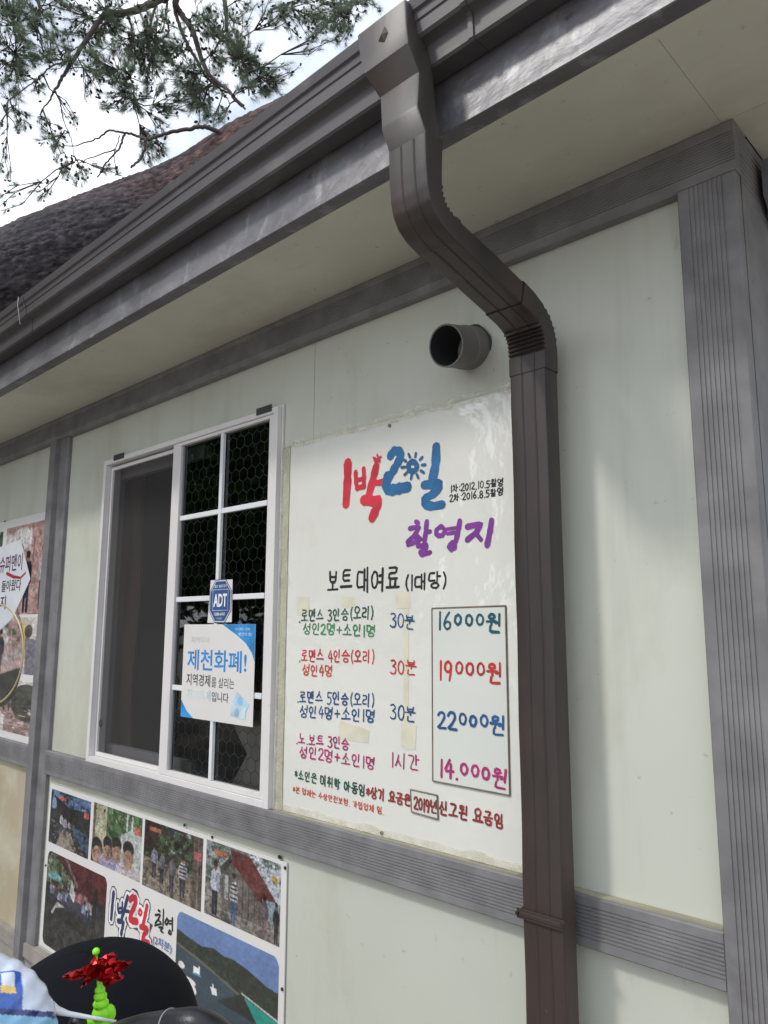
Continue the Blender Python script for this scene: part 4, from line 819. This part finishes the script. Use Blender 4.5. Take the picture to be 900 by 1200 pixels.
def hx_text(t, u0, u1, vb0, vb1, vt, c, b=.012):
    a = W(u0, vb0, yH); b_ = W(u1, vb1, yH); h_ = W(u1, vt, yH).z-b_.z; print_text(t, (a.x, b_.z), h_, b_.x-a.x, c, LB, yH, b)
hx_text('슈퍼맨이', -1, 25.5, 672, 668, 648, (.10, .035, .10)); hx_text('돌아왔다', 1, 24, 697, 692, 678, (.03, .03, .03)); hx_text('촬영지', -16, 6, 718, 714, 698, (.03, .03, .03))
s = MB(); P = [W(*p, yH-.0004) for p in ((8, 672), (16, 676), (24, 677), (30, 671))]; ribbon(s, [(p.x, p.z) for p in P], .018, yH-.0004, .6)
s.build('swoosh', ink((.35, .03, .05)), LB)
screws([(6, 611), (59, 599.5), (60.5, 600), (43.5, 873), (20, 870)], 1.4933, LB)

# ---- stickers on the window
yS = yg-.012
def quadW(q, y): return [W(*p, y) for p in q]
ad = empty('security_sticker', tuple(W(258, 730, yS))); tag(ad, 'small blue octagonal security sticker on white square, stuck on the window above the poster', 'sticker')
P = quadW([(247, 680), (272.5, 679), (271.5, 729), (243, 730)], yS); s = MB(); s.add([(p.x, yS, p.z) for p in P]+[(p.x, yS+.0006, p.z) for p in P], [(0, 3, 2, 1), (0, 1, 5, 4), (1, 2, 6, 5), (2, 3, 7, 6), (3, 0, 4, 7)]); s.build('backing', M_banner, ad)
cx = sum(p.x for p in P)/4; cz = sum(p.z for p in P)/4; hw_, hh = (P[1].x-P[0].x)/2*1.02, (P[0].z-P[3].z)/2*1.01
def octa(k, y, m, name, lw=None):
    o8 = [(cx+hw_*k*a, cz+hh*k*b) for (a, b) in ((-.45, 1), (.45, 1), (1, .45), (1, -.45), (.45, -1), (-.45, -1), (-1, -.45), (-1, .45))]
    s = MB()
    if lw: s2 = o8+[o8[0], o8[1]]; ribbon(s, s2, lw, y)
    else: s.add([(x, y, zz) for (x, zz) in o8], [tuple(range(8))[::-1]])
    return s.build(name, m, ad)
octa(1., yS-.0006, ink((.035, .085, .24)), 'octagon'); octa(.93, yS-.0009, M_banner, 'outline', .003)
P0, w2, h2 = (cx-hw_*.68, cz-hh*.42), hw_*1.36, hh*.95
s = MB(); ribbon(s, [(P0[0], P0[1]), (P0[0]+w2, P0[1]), (P0[0]+w2, P0[1]+h2), (P0[0], P0[1]+h2), (P0[0], P0[1]-.001)], .0022, yS-.0009); s.build('square_outline', ink((.45, .52, .65)), ad)
print_text('ADT', (cx-hw_*.60, cz-hh*.26), hh*.60, hw_*1.2, (.85, .86, .88), ad, yS-.0014, .03)
print_text('캡스 출동경비', (cx-hw_*.55, cz+hh*.62), hh*.14, hw_*1.1, (.75, .78, .82), ad, yS-.0014, .01)
print_text('1588-6400', (cx-hw_*.48, cz-hh*.66), hh*.14, hw_*.96, (.75, .78, .82), ad, yS-.0014, .01)
print_text('(주)캡스', (cx-hw_*.25, cz-hh*.84), hh*.09, hw_*.5, (.75, .78, .82), ad, yS-.0014)

sg = empty('window_poster', tuple(W(255, 851, yS))); tag(sg, 'square white poster with blue corners and Korean text, taped to the right window sash', 'poster')
Q = quadW([(216.5, 732.5), (300, 730.5), (296, 851.5), (211.5, 840)], yS)
xa, xb = (Q[0].x+Q[3].x)/2, (Q[1].x+Q[2].x)/2; za, zb = (Q[2].z+Q[3].z)/2, (Q[0].z+Q[1].z)/2
s = MB(); s.box(xa, xb, yS-.0005, yS+.0005, za, zb); s.build('sheet', M_banner, sg)
def S(u, v): return (xa+(xb-xa)*u, za+(zb-za)*(1-v))
SB = (.035, .28, .62)
def flat(P, c, dy, parent=sg, name='print'):
    s = MB(); s.add([(S(*p)[0], yS-dy, S(*p)[1]) for p in P], [tuple(range(len(P)))[::-1]]); return s.build(name, ink(c), parent)
flat([(.56, .001), (.999, .001), (.999, .37), (.96, .28), (.88, .19), (.76, .11)], SB, .0009, name='corner_print'); flat([(.001, .999), (.19, .999), (.09, .93), (.001, .82)], SB, .0009, name='corner_print')
def st(t, u0, v0, u1, v1, c, bold=0.): a = S(u0, v1); b = S(u1, v0); return print_text(t, a, b[1]-a[1], b[0]-a[0], c, sg, yS-.0013, bold)
st('제천화폐!', .07, .27, .90, .49, (.03, .25, .62), .012); st('지역경제', .07, .53, .42, .655, (.07, .07, .08), .006); st('를 살리는', .44, .55, .75, .655, (.10, .10, .11), .0)
st('지역화폐', .08, .69, .43, .80, (.66, .73, .74), .01); st('입니다', .45, .70, .68, .80, (.08, .08, .09), .006); st('지역화폐', .12, .13, .38, .20, (.70, .68, .66), .0)
st('다시뛰는 경제', .74, .035, .93, .065, (.7, .82, .92)); st('제천의 힘!', .78, .085, .96, .12, (.7, .82, .92))
for (u, v, an) in ((.78, .74, -.55), (.74, .86, -.12)):
    ca, sa = math.cos(an), math.sin(an); q = [(u+(x*ca+yv*sa), v+(-x*sa+yv*ca)*1.1) for (x, yv) in ((-.02, -.055), (.17, -.055), (.17, .055), (-.02, .055))]
    flat(q, (.50, .72, .85) if an < -.3 else (.62, .78, .86), .0012 if an < -.3 else .0015, name='note_print')
    s = MB(); cc = S(u+.055, v+.02); s.add([(cc[0]+.013*math.cos(k*math.pi/8), yS-.0019, cc[1]+.013*math.sin(k*math.pi/8)) for k in range(16)], [tuple(range(16))]); s.build('seal_print', ink((.36, .60, .80)), sg)

# ================================================================== LEANING PINE
DT = 5.6
pine = empty('red_pine', (-11.0, .1, 0)); tag(pine, 'big old red pine leaning over the roof, with plated bark and cone laden branches', 'pine tree')
ctrl = [Vector((-11.0, .1, -.1)), at(-420, 640, 8.0), at(-230, 500, 6.9), at(-90, 398, 6.2), at(18, 336, 5.9), at(125, 290, 5.85), at(228, 247, 5.8), at(300, 195, 5.8), at(362, 155, 5.9), at(450, 112, 6.1), at(600, 0, 6.4), at(680, -160, 6.8), at(620, -330, 7.0), at(430, -420, 7.2)]
rads = [.62, .52, .46, .43, .415, .41, .385, .35, .30, .27, .24, .19, .14, .10]
def catmull(P, R_, n):
    out = []; rr = []
    for i in range(len(P)-1):
        p0, p1, p2, p3 = P[max(i-1, 0)], P[i], P[i+1], P[min(i+2, len(P)-1)]
        for k in range(n):
            t = k/n; out.append(.5*((2*p1)+(p2-p0)*t+(2*p0-5*p1+4*p2-p3)*t*t+(3*p1-p0-3*p2+p3)*t**3)); rr.append(R_[i]*(1-t)+R_[i+1]*t)
    return out+[P[-1]], rr+[R_[-1]]
_p, _r = catmull(ctrl, rads, 60); path, rad = [_p[0]], [_r[0]]
for p_, r_ in zip(_p, _r):
    vis = path[-1].x > -7.4 and path[-1].x < -1.2
    if (p_-path[-1]).length > (.017 if vis else .09): path.append(p_); rad.append(r_)
N = 210; s = MB(); vs = []; cs = []; a = (path[1]-path[0]).orthogonal().normalized(); arc = 0
for i, p in enumerate(path):
    t = (path[min(i+1, len(path)-1)]-path[max(i-1, 0)]).normalized(); a = (a-t*a.dot(t)).normalized(); b = t.cross(a)
    if i: arc += (p-path[i-1]).length
    h = min(1, max(0, (p.x+6.1)/3.4))                      # 0 low grey plates, 1 high thin red bark
    for k in range(N):
        an = 2*math.pi*k/N; R0 = rad[i]; nd = a*math.cos(an)+b*math.sin(an)
        q = Vector((arc*6.5, math.cos(an)*R0*18, math.sin(an)*R0*18)); q += Vector((noise.noise(q*.6), noise.noise(q*.6+Vector((9, 0, 0))), noise.noise(q*.6+Vector((0, 9, 0)))))*1.1; q += Vector((noise.noise(q*2.2), noise.noise(q*2.2+Vector((9, 0, 0))), noise.noise(q*2.2+Vector((0, 9, 0)))))*.35
        dd = noise.voronoi(q)[0]; cr = min(1., (dd[1]-dd[0])*3.2); fine = noise.noise(q*4)
        amp = .013*(1-h*.6); low = noise.noise(Vector((arc*1.1, math.cos(an)*1.5, math.sin(an)*1.5)))*.03
        vs.append(p+nd*(R0*(1+low)-amp*(1-cr)+.008*fine+.005*noise.noise(q*9)))
        jj = .8+.35*fine; red = max(0, min(1, h*1.6+noise.noise(Vector((arc*1.2, math.cos(an)*1.4, math.sin(an)*1.4)))*.6-.3))
        base = Vector((.95, .97, 1.1)).lerp(Vector((1.7, 1.0, .88)), red); cs.append(tuple(base*((.40+.55*cr)*jj*(.85+.5*noise.noise(q*.35)))))
M_ = len(path)
s.add(vs, [(i*N+k, i*N+(k+1) % N, (i+1)*N+(k+1) % N, (i+1)*N+k) for i in range(M_-1) for k in range(N)]); s.c = cs
s.build('trunk', M_bark, pine, smooth=True)
BRS = MB(); twig_pts = []
def px_branch(L, r0, r1, t0, t1, n=7, side=True):
    P = []
    for i, (u, v) in enumerate(L): P.append(at(u, v, t0+(t1-t0)*i/(len(L)-1)+random.uniform(-.05, .05)))
    pt, rr = catmull(P, [(.60 if r0 > .02 else .7)*(r0+(r1-r0)*i/(len(L)-1)) for i in range(len(L))], 6)
    pt = [p+Vector((random.uniform(-1, 1), random.uniform(-1, 1), random.uniform(-1, 1)))*.004 for p in pt]
    BRS.tube(pt, rr, n); twig_pts.extend(pt); return pt
limb = [at(680, -160, 6.8), at(560, -230, 6.7), at(430, -170, 6.5), at(330, -120, 6.4), at(240, -60, 6.2), at(190, -2, 6.0)]
pt, rr = catmull(limb, [.13, .11, .09, .075, .06, .045], 8); BRS.tube(pt, rr, 10); twig_pts += pt
px_branch([(190, -2), (165, 10), (143, 16), (125, 16), (112, 30), (100, 48), (86, 70), (76, 85), (68, 100), (62, 108)], .052, .014, 6.0, 5.7)
px_branch([(62, 108), (58, 118), (50, 128)], .012, .006, 5.7, 5.7); px_branch([(64, 106), (70, 118), (72, 130), (78, 150)], .010, .005, 5.7, 5.7)
px_branch([(78, 72), (60, 78), (45, 92), (28, 105), (8, 120)], .011, .004, 5.8, 5.7)
px_branch([(78, 68), (86, 58), (96, 52)], .006, .003, 5.8, 5.8)
px_branch([(228, -40), (206, 0), (212, 16), (222, 30), (230, 48), (236, 68), (244, 86), (256, 98), (268, 106), (276, 118), (288, 128)], .05, .012, 6.1, 5.8)
px_branch([(222, -30), (205, 2), (210, 28), (218, 48), (228, 66), (240, 88), (258, 104), (270, 110), (286, 124)], .03, .010, 6.2, 5.9)
px_branch([(262, -30), (263, 0), (265, 20), (267, 40), (278, 58), (286, 72), (290, 90), (292, 112)], .034, .010, 6.3, 5.9)
px_branch([(267, 40), (256, 50), (250, 62), (240, 70)], .014, .006, 6.1, 6.0)
px_branch([(150, 14), (154, 32), (156, 50), (150, 70), (153, 92), (157, 104), (156, 120)], .016, .006, 6.0, 5.9)
px_branch([(184, 2), (178, 22), (170, 48), (160, 66), (156, 82)], .016, .006, 6.0, 5.9); px_branch([(196, 2), (194, 20), (198, 36), (186, 50), (176, 60)], .016, .006, 6.0, 5.9)
px_branch([(40, -30), (44, -8), (46, 10), (42, 28), (48, 44), (50, 58)], .02, .008, 6.2, 6.1); px_branch([(20, -30), (16, 0), (15, 22), (18, 44), (18, 64)], .018, .008, 6.2, 6.1)
px_branch([(362, -40), (350, 0), (338, 4), (322, 10), (312, 18)], .02, .006, 6.4, 6.3); px_branch([(372, -40), (378, 0), (392, 4), (412, 3), (430, 0)], .02, .008, 6.4, 6.3)
px_branch([(275, 172), (258, 156), (240, 149), (222, 151), (200, 155), (184, 160), (170, 163), (158, 158), (144, 155), (128, 153), (118, 160), (104, 166), (88, 171), (68, 171)], .030, .005, 5.5, 5.5)
px_branch([(170, 163), (170, 174), (164, 186), (154, 196)], .016, .012, 5.5, 5.4); px_branch([(146, 157), (142, 168), (138, 176), (124, 192), (114, 208)], .013, .007, 5.5, 5.4)
px_branch([(136, 176), (120, 180), (104, 186), (90, 193)], .008, .004, 5.5, 5.5); px_branch([(140, 158), (138, 168), (134, 178), (136, 200), (140, 206)], .006, .004, 5.5, 5.5)
px_branch([(78, 150), (84, 165), (88, 190)], .006, .004, 5.7, 5.7)
CL = [(14, 18, 30, 1), (48, 12, 28, 1), (85, 16, 30, .8), (120, 5, 24, .9), (18, 58, 30, 1), (50, 48, 22, .8), (14, 92, 24, .9), (38, 98, 16, .6), (70, 66, 20, .8), (97, 55, 18, .5), (125, 35, 24, 1), (122, 78, 26, 1), (150, 52, 28, 1), (172, 32, 26, .9), (108, 95, 20, .6), (142, 92, 22, 1), (152, 118, 22, .8), (128, 122, 16, .5), (188, 52, 24, 1), (180, 84, 24, 1), (208, 66, 20, .8), (215, 95, 26, 1), (238, 108, 26, 1), (244, 60, 22, .9), (232, 18, 22, .7), (258, 30, 22, .8), (282, 10, 18, .6),
      (272, 52, 20, 1), (286, 70, 20, 1.1), (303, 82, 20, 1.2), (320, 94, 18, 1.2), (296, 100, 12, .8), (340, 22, 20, .9), (362, 10, 24, 1.1), (385, 18, 22, 1.2), (402, 26, 20, 1.2), (378, 36, 14, .9), (325, 12, 18, .8), (420, 6, 10, .7), (440, 0, 8, .5),
      (205, 128, 22, .9), (190, 142, 16, .6), (172, 176, 18, 1.0), (184, 168, 14, .8), (62, 160, 18, .7), (48, 146, 14, .5), (84, 196, 16, .7), (70, 178, 12, .5), (100, 206, 12, .7), (46, 226, 10, .7), (8, 206, 9, .8), (2, 240, 12, .7), (20, 130, 20, .8), (6, 148, 16, .6), (262, 128, 16, .6), (225, 132, 16, .7), (88, 140, 10, .4), (130, 200, 10, .6)]
_r = np.random.RandomState(77)
for (u, v, r_, dn) in list(CL):
    if v < 130 and u < 430: CL.append((u+_r.normal()*16, v+_r.normal()*14-4, r_*_r.uniform(.7, 1.1), .35))
nv = []; nf = []; cv_, cf = [], []; rnd = np.random.RandomState(3)
def cone(p, sz):
    ax = Vector(rnd.normal(size=3)).normalized(); ax.z = -abs(ax.z); e = ax.orthogonal().normalized(); g_ = ax.cross(e); b = len(cv_); cv_.append(tuple(p-ax*sz))
    for (h, r_) in ((-.45, .55), (.15, .6), (.7, .3)):
        for k in range(5): an = k*2*math.pi/5+h; cv_.append(tuple(p+ax*sz*h+(e*math.cos(an)+g_*math.sin(an))*sz*r_))
    cv_.append(tuple(p+ax*sz))
    for k in range(5):
        k2 = (k+1) % 5; cf.append((b, b+1+k, b+1+k2)); cf.append((b+1+k, b+6+k, b+6+k2, b+1+k2)); cf.append((b+6+k, b+11+k, b+11+k2, b+6+k2)); cf.append((b+11+k, b+16, b+11+k2))
TW = MB(); tp = [Vector(p) for p in twig_pts]; tpa = np.array([tuple(p) for p in tp])
for (u, v, r_, dn) in CL:
    t_ = 5.9+rnd.uniform(-.2, .3); ctr = at(u, v, t_); R_ = r_/FPX*t_*1.22
    ntw = max(4, int(12*dn*(r_/20)**1.6))
    near = tp[int(np.argmin(((tpa-np.array(tuple(ctr)))**2).sum(1)))]
    hub = near.lerp(ctr, .45)
    if (near-ctr).length < 1.2: TW.tube([near, near.lerp(hub, .5)+Vector(rnd.normal(size=3))*.02, hub], [.007, .005, .004], 5)
    for k in range(ntw):
        e = ctr+Vector(rnd.normal(size=3)).normalized()*R_*rnd.uniform(.25, 1)**.6
        mid = hub.lerp(e, .5)+Vector(rnd.normal(size=3))*.03-Vector((0, 0, .02)); TW.tube([hub, mid, e], [.0042, .0032, .0022], 4)
        if rnd.rand() < .8: cone(hub.lerp(e, rnd.uniform(.3, 1))+Vector(rnd.normal(size=3))*.02, rnd.uniform(.013, .021))
        for q in range(4):
            tt = 1-q*.2+rnd.uniform(-.05, .05); pp_ = (mid.lerp(e, min(1, max(0, (tt-.5)*2))))+Vector(rnd.normal(size=3))*.012; ax = ((e-hub).normalized()+Vector(rnd.normal(size=3))*.35).normalized()
            if rnd.rand() < .22: cone(pp_+Vector(rnd.normal(size=3))*.03, rnd.uniform(.012, .020))
            if q > 1 and rnd.rand() < .35: continue
            nn_ = int(40*dn)+18
            dr = rnd.normal(size=(nn_, 3))*.62+np.array(tuple(ax)); dr /= np.linalg.norm(dr, axis=1)[:, None]; ln = rnd.uniform(.05, .085, nn_); sd_ = np.cross(dr, rnd.normal(size=(nn_, 3))); sd_ /= np.linalg.norm(sd_, axis=1)[:, None]
            p0 = np.array(tuple(pp_))+np.array(tuple(ax))*rnd.uniform(-.02, .02, (nn_, 1)); tip = p0+dr*ln[:, None]; b = len(nv)
            for z_ in range(nn_):
                nv.append(p0[z_]-sd_[z_]*.0008); nv.append(p0[z_]+sd_[z_]*.0008); nv.append(tip[z_]); nf.append((b+3*z_, b+3*z_+1, b+3*z_+2))
BRS.build('branches', M_twig, pine, smooth=True, kind='stuff'); TW.build('twigs', M_twig, pine, smooth=True, kind='stuff')
s = MB(); s.v = [tuple(p) for p in nv]; s.f = nf; s.build('needles', M_needle, pine, kind='stuff')
s = MB(); s.v = cv_; s.f = cf; s.build('pine_cones', M_cone, pine, kind='stuff')
# ================================================================== TREES ACROSS THE YARD (mirrored in the window panes)
def leafy(loc, h, r, label, seed, crown0=.28):
    rs = np.random.RandomState(seed); root = empty('yard_tree', loc); tag(root, label, 'tree', 'trees across the yard')
    P = [Vector(loc)+Vector((0, 0, -.1)), Vector(loc)+Vector((.1, .1, h*.3)), Vector(loc)+Vector((-.1, .05, h*.6)), Vector(loc)+Vector((0, 0, h*.9))]
    s = MB(); s.tube(P, [.2, .16, .11, .03], 9); bs = []
    for k in range(14):
        a = rs.uniform(0, 6.28); z0 = h*rs.uniform(.28, .75); b0 = Vector(loc)+Vector((0, 0, z0)); e = b0+Vector((math.cos(a), math.sin(a), rs.uniform(.2, .7)))*r*rs.uniform(.5, .9); s.tube([b0, b0.lerp(e, .5)+Vector((0, 0, .1)), e], [.06, .04, .015], 6); bs.append(e)
    s.build('trunk', M_leaftr, root, smooth=True); vs = []; fs = []
    for k in range(430):
        a = rs.uniform(0, 6.28); zz = rs.uniform(crown0, 1)*h; rr = r*math.sqrt(max(0, 1-((zz/h-.6)/.45)**2))*rs.uniform(.25, 1.)**.5; cc = np.array(loc)+np.array((math.cos(a)*rr, math.sin(a)*rr, zz))
        n_ = 44; q = cc+rs.normal(size=(n_, 3))*.24; d1 = rs.normal(size=(n_, 3)); d1 /= np.linalg.norm(d1, axis=1)[:, None]; d2 = np.cross(d1, rs.normal(size=(n_, 3))); d2 /= np.linalg.norm(d2, axis=1)[:, None]
        for i in range(n_):
            b = len(vs); vs += [tuple(q[i]-d1[i]*.085), tuple(q[i]+d2[i]*.055), tuple(q[i]+d1[i]*.085), tuple(q[i]-d2[i]*.055)]; fs.append((b, b+1, b+2, b+3))
    s = MB(); s.v = vs; s.f = fs; s.build('crown', M_leaf, root, kind='stuff')
leafy((-9.5, -2.6, 0), 6.8, 2.3, 'broad leafy tree across the yard, nearest to the cabin window, mirrored in its panes', 1)
leafy((-13.5, -4.4, 0), 8.4, 2.9, 'tallest leafy tree across the yard, mirrored in the window panes', 2)
leafy((-8.4, -6.2, 0), 6.0, 2.2, 'lowest leafy tree across the yard, standing nearest the photographer', 3)
leafy((-12.5, -.6, 0), 6.4, 2.0, 'slim leafy tree across the yard, standing farthest along the cabin front', 4)

# ================================================================== STROLLER
fh = Vector((fw.x, fw.y, 0)).normalized()                     # heading of the stroller
hc = at(101, 1243, 1.34); hc_ = hc.copy()
st_ = empty('stroller', (hc.x, hc.y, 0)); tag(st_, 'black baby stroller with domed fabric hood and padded handlebar in front of the banner', 'stroller')
s = MB(); nu, nv_ = 48, 26; vs = []
for j in range(nv_+1):
    ph = math.pi/2*1.12*(j/nv_)                            # 0 at top
    for i in range(nu):
        th = 2*math.pi*i/nu; e = .195*math.sin(ph)**.9; hh_ = .180*math.cos(ph)
        prs = 1+.012*abs(math.sin(th*3+.3))*math.sin(ph)**2+.008*noise.noise(Vector((th*2, ph*3, 1)))
        d = rt*math.cos(th)*e*prs+fh*math.sin(th)*e*1.25*prs; vs.append(hc+d+Vector((0, 0, hh_*prs)))
s.add(vs, [(j*nu+i, (j+1)*nu+i, (j+1)*nu+(i+1) % nu, j*nu+(i+1) % nu) for j in range(nv_) for i in range(nu)])
hood = s.build('hood', M_black, st_, smooth=True)
hb = [at(95, 1240, .98), at(125, 1218, .94), at(160, 1207, .91), at(195, 1203, .89), at(228, 1202, .87), at(252, 1212, .87), at(272, 1240, .88), at(285, 1300, .92)]
pt, rr = catmull(hb, [.012, .014, .0155, .0175, .0185, .018, .017, .014], 8)
s = MB(); s.tube(pt, rr, 18); hbar = s.build('handlebar', M_blackl, st_, smooth=True)
i0 = 25; d = (pt[i0+1]-pt[i0-1]).normalized(); e = d.orthogonal().normalized(); f_ = d.cross(e)
s = MB(); s.tube([pt[i0]+(e*math.cos(k*math.pi/12)+f_*math.sin(k*math.pi/12))*(rr[i0]+.0002) for k in range(24)], .0009, 5, closed=True); s.build('seam', M_thread, hbar, smooth=True)
kb = at(91, 1200, .98); 
s = MB(); bm = bmesh.new(); bmesh.ops.create_uvsphere(bm, u_segments=20, v_segments=12, radius=.0115)
s.add([Vector((q.co.x*1.2, q.co.y, q.co.z))+kb for q in bm.verts], [[q.index for q in f.verts] for f in bm.faces]); bm.free(); s.build('knob', M_blackl, st_, smooth=True)
s = MB(); L = hc-rt*.17; R__ = hc+rt*.17; low = Vector((0, 0, 1))
for sgn in (-1, 1):
    top = hc+rt*.17*sgn-Vector((0, 0, .1)); top.z = hc.z-.09
    hbp = pt[0] if sgn < 0 else pt[-1]
    foot_r = Vector((hc.x, hc.y, .12))+rt*.22*sgn-fh*.22; foot_f = Vector((hc.x, hc.y, .12))+rt*.2*sgn+fh*.4
    s.tube([hbp, top, foot_f], .011, 10); s.tube([top, foot_r], .011, 10)
s.build('frame', M_metal, st_)
s = MB(); base = Vector((hc.x, hc.y, 0)); q = []
prof_s = [(-.14, .95), (-.12, .55), (.0, .5), (.2, .52), (.26, .3), (.34, .28)]
for sx_ in (-.15, .15):
    for (f1, h1) in prof_s: q.append(base+rt*sx_+fh*f1+Vector((0, 0, h1)))
n = len(prof_s); q += [p-Vector((0, 0, .03))-fh*.02 for p in q]
fs = [(k, k+1, n+k+1, n+k) for k in range(n-1)]+[(2*n+k, 3*n+k, 3*n+k+1, 2*n+k+1) for k in range(n-1)]+[(k, 2*n+k, 2*n+k+1, k+1) for k in range(n-1)]+[(n+k, n+k+1, 3*n+k+1, 3*n+k) for k in range(n-1)]+[(0, n, 3*n, 2*n), (n-1, 3*n-1, 4*n-1, 2*n-1)]
s.add(q, fs); s.build('seat', M_black, st_)
for (a_, b_) in ((-.22, -.22), (.22, -.22), (-.2, .4), (.2, .4)):
    cw = base+rt*a_+fh*b_+Vector((0, 0, .11)); s = MB(); s.tube([cw+(fh*math.cos(k*math.pi/12)+Vector((0, 0, 1))*math.sin(k*math.pi/12))*.09 for k in range(24)], .02, 8, closed=True); wh = s.build('wheel', M_blackl, st_, smooth=True)
    s = MB(); s.tube([cw-rt*.022, cw+rt*.022], .02, 10); s.tube([cw-rt*.004, cw+rt*.004], .075, 20); s.build('rim', M_metal, wh)

# ---- pinwheel toy clipped to the stroller
pw = empty('pinwheel_toy', tuple(at(118, 1198, 1.0))); tag(pw, 'lime green spiral pinwheel toy with red foil petals, standing before the black hood', 'toy')
T0 = 1.0; px_m = T0/FPX
bs_ = at(120, 1204, T0); tpv = at(116, 1141, T0); axv = (tpv-bs_)
s = MB(); prof_p = [(0, 17), (.05, 18), (.1, 15), (.14, 10), (.17, 9), (.2, 16.5), (.28, 17.5), (.36, 14), (.385, 9), (.41, 13.5), (.46, 14.5), (.515, 11), (.53, 8), (.55, 11.5), (.6, 12), (.645, 8.5), (.655, 7), (.68, 9.5), (.72, 9), (.75, 6.5), (.78, 5), (.98, 4.2), (1, 0.2)]
prof_p = [(a, b*.62) for (a, b) in prof_p]
ax = axv.normalized(); e = ax.cross(fw).normalized(); f_ = ax.cross(e); n = 28; vs = []
for (t, r_) in prof_p:
    for k in range(n): an = 2*math.pi*k/n; vs.append(bs_+axv*(t+.012*math.sin(an)*(1 if t < .75 else 0))+(e*math.cos(an)+f_*math.sin(an))*r_*px_m)
s.add(vs, [(j*n+k, j*n+(k+1) % n, (j+1)*n+(k+1) % n, (j+1)*n+k) for j in range(len(prof_p)-1) for k in range(n)]); s.build('spiral_stem', M_lime, pw, smooth=True)
s = MB(); c0_ = at(127, 1190, .997); vs = [c0_+(rt2*math.cos(a)*7+up2*math.sin(a)*10.5)*px_m for a in [k*math.pi/12 for k in range(24)]]; vs2 = [p+fw*.006 for p in vs]
s.add(vs+vs2+[c0_-fw*.003], [(k, (k+1) % 24, 24+(k+1) % 24, 24+k) for k in range(24)]+[tuple(range(24, 48))]+[(k, 48, (k+1) % 24) for k in range(24)]); s.build('leaf', M_lime, pw, smooth=True)
s = MB(); c0_ = at(106, 1199, 1.0); s.tube([at(96, 1201, 1.0), at(112, 1196, 1.0), at(126, 1196, 1.0)], [.003, .008, .007], 10); s.build('clip', M_lime, pw, smooth=True)
bm = bmesh.new(); bmesh.ops.create_uvsphere(bm, u_segments=18, v_segments=12, radius=4.2*px_m); s = MB(); kk = at(112.5, 1115, 1.0)
s.add([q.co+kk for q in bm.verts], [[q.index for q in f.verts] for f in bm.faces]); bm.free(); s.build('tip_ball', M_lime, pw, smooth=True)
s = MB(); s.tube([at(112.5, 1117, 1.0), at(116, 1142, 1.0)], 1.3*px_m, 8); s.build('stem', M_lime, pw)
fc = at(118, 1131, 1.0); rs = np.random.RandomState(8)
petal_px = [(-37, 3, 5), (-30, 9, 5), (-22, 24, 5), (-14, -8, 9), (-20, 8, 8), (-4, -15, 8), (8, -18, 9), (20, -17, 10), (28, -6, 9), (36, -3, 8), (32, 5, 8), (26, 14, 10), (16, 16, 10), (4, 14, 8), (-8, 12, 8), (12, 2, 9), (24, 4, 9), (-12, 2, 8)]
for i, (du, dv, wdt) in enumerate(petal_px):
    s = MB(); D_ = (rt2*du-up2*dv)*px_m-fw*rs.uniform(-.012, .02); sdv = D_.cross(fw).normalized()*wdt*px_m; nrm = D_.cross(sdv).normalized(); vs = []; rows_ = 6
    for j in range(rows_+1):
        t = j/rows_; wv = math.sin(math.pi*min(1, .18+t*.72))*(1-.25*(j == rows_))
        for k in range(5):
            q = k/4-.5; vs.append(fc+D_*t+sdv*q*2*wv*.75+fw*(-.008*math.sin(t*3)+.010*rs.uniform(-.5, .5)+.004*(k % 2)*(1 if j % 2 else -1)))
    s.add(vs, [(j*5+k, j*5+k+1, (j+1)*5+k+1, (j+1)*5+k) for j in range(rows_) for k in range(4)]); s.build('petal', M_red, pw)

# ---- foil balloon on a stick
bc = at(-32, 1214, .93); bl = empty('foil_balloon', tuple(bc)); tag(bl, 'light blue and white foil balloon printed with a cartoon bus, at the lower left', 'balloon')
s = MB(); nu, nv_ = 300, 170; vs = []; cs = []
for j in range(nv_+1):
    ph = math.pi*j/nv_-math.pi/2
    for i in range(nu):
        th = 2*math.pi*i/nu; u_ = math.cos(ph)*math.cos(th); v_ = math.sin(ph); w_ = math.cos(ph)*math.sin(th)
        pk = 1+.012*math.sin(th*1+math.atan2(v_, u_)*26)*(abs(u_)**2+abs(v_)**2)**2
        p = bc+(rt2*u_*.103+up2*v_*.101-fw*w_*.055)*pk; vs.append(p)
        cc = (.62, .68, .78); us, vz = u_-.29*w_, v_-.38*w_
        if vz < .27-.05*us: cc = (.25, .52, .74)
        elif vz < .345-.05*us: cc = (.02, .035, .16)
        elif us < .59 and vz < .79: cc = (.03, .11, .45)
        if w_ > 0 and .34 < us < .50 and .60 < vz < .77: cc = (.68, .72, .80)
        elif w_ > 0 and .33 < us < .51 and .515 < vz <= .60: cc = (.85, .55, .12)
        cs.append(cc)
s.add(vs, [(j*nu+i, j*nu+(i+1) % nu, (j+1)*nu+(i+1) % nu, (j+1)*nu+i) for j in range(nv_) for i in range(nu)]); s.c = cs; s.build('envelope', M_balloon, bl, smooth=True)
s = MB(); pts = [at(56, 1178, .95), at(66, 1184, .955), at(80, 1188, .96), at(110, 1193, .97), at(136, 1197, .98)]; s.tube(pts, [.0075, .0052, .0032, .0024, .0016], 10); s.build('stick', M_stick, bl, smooth=True)
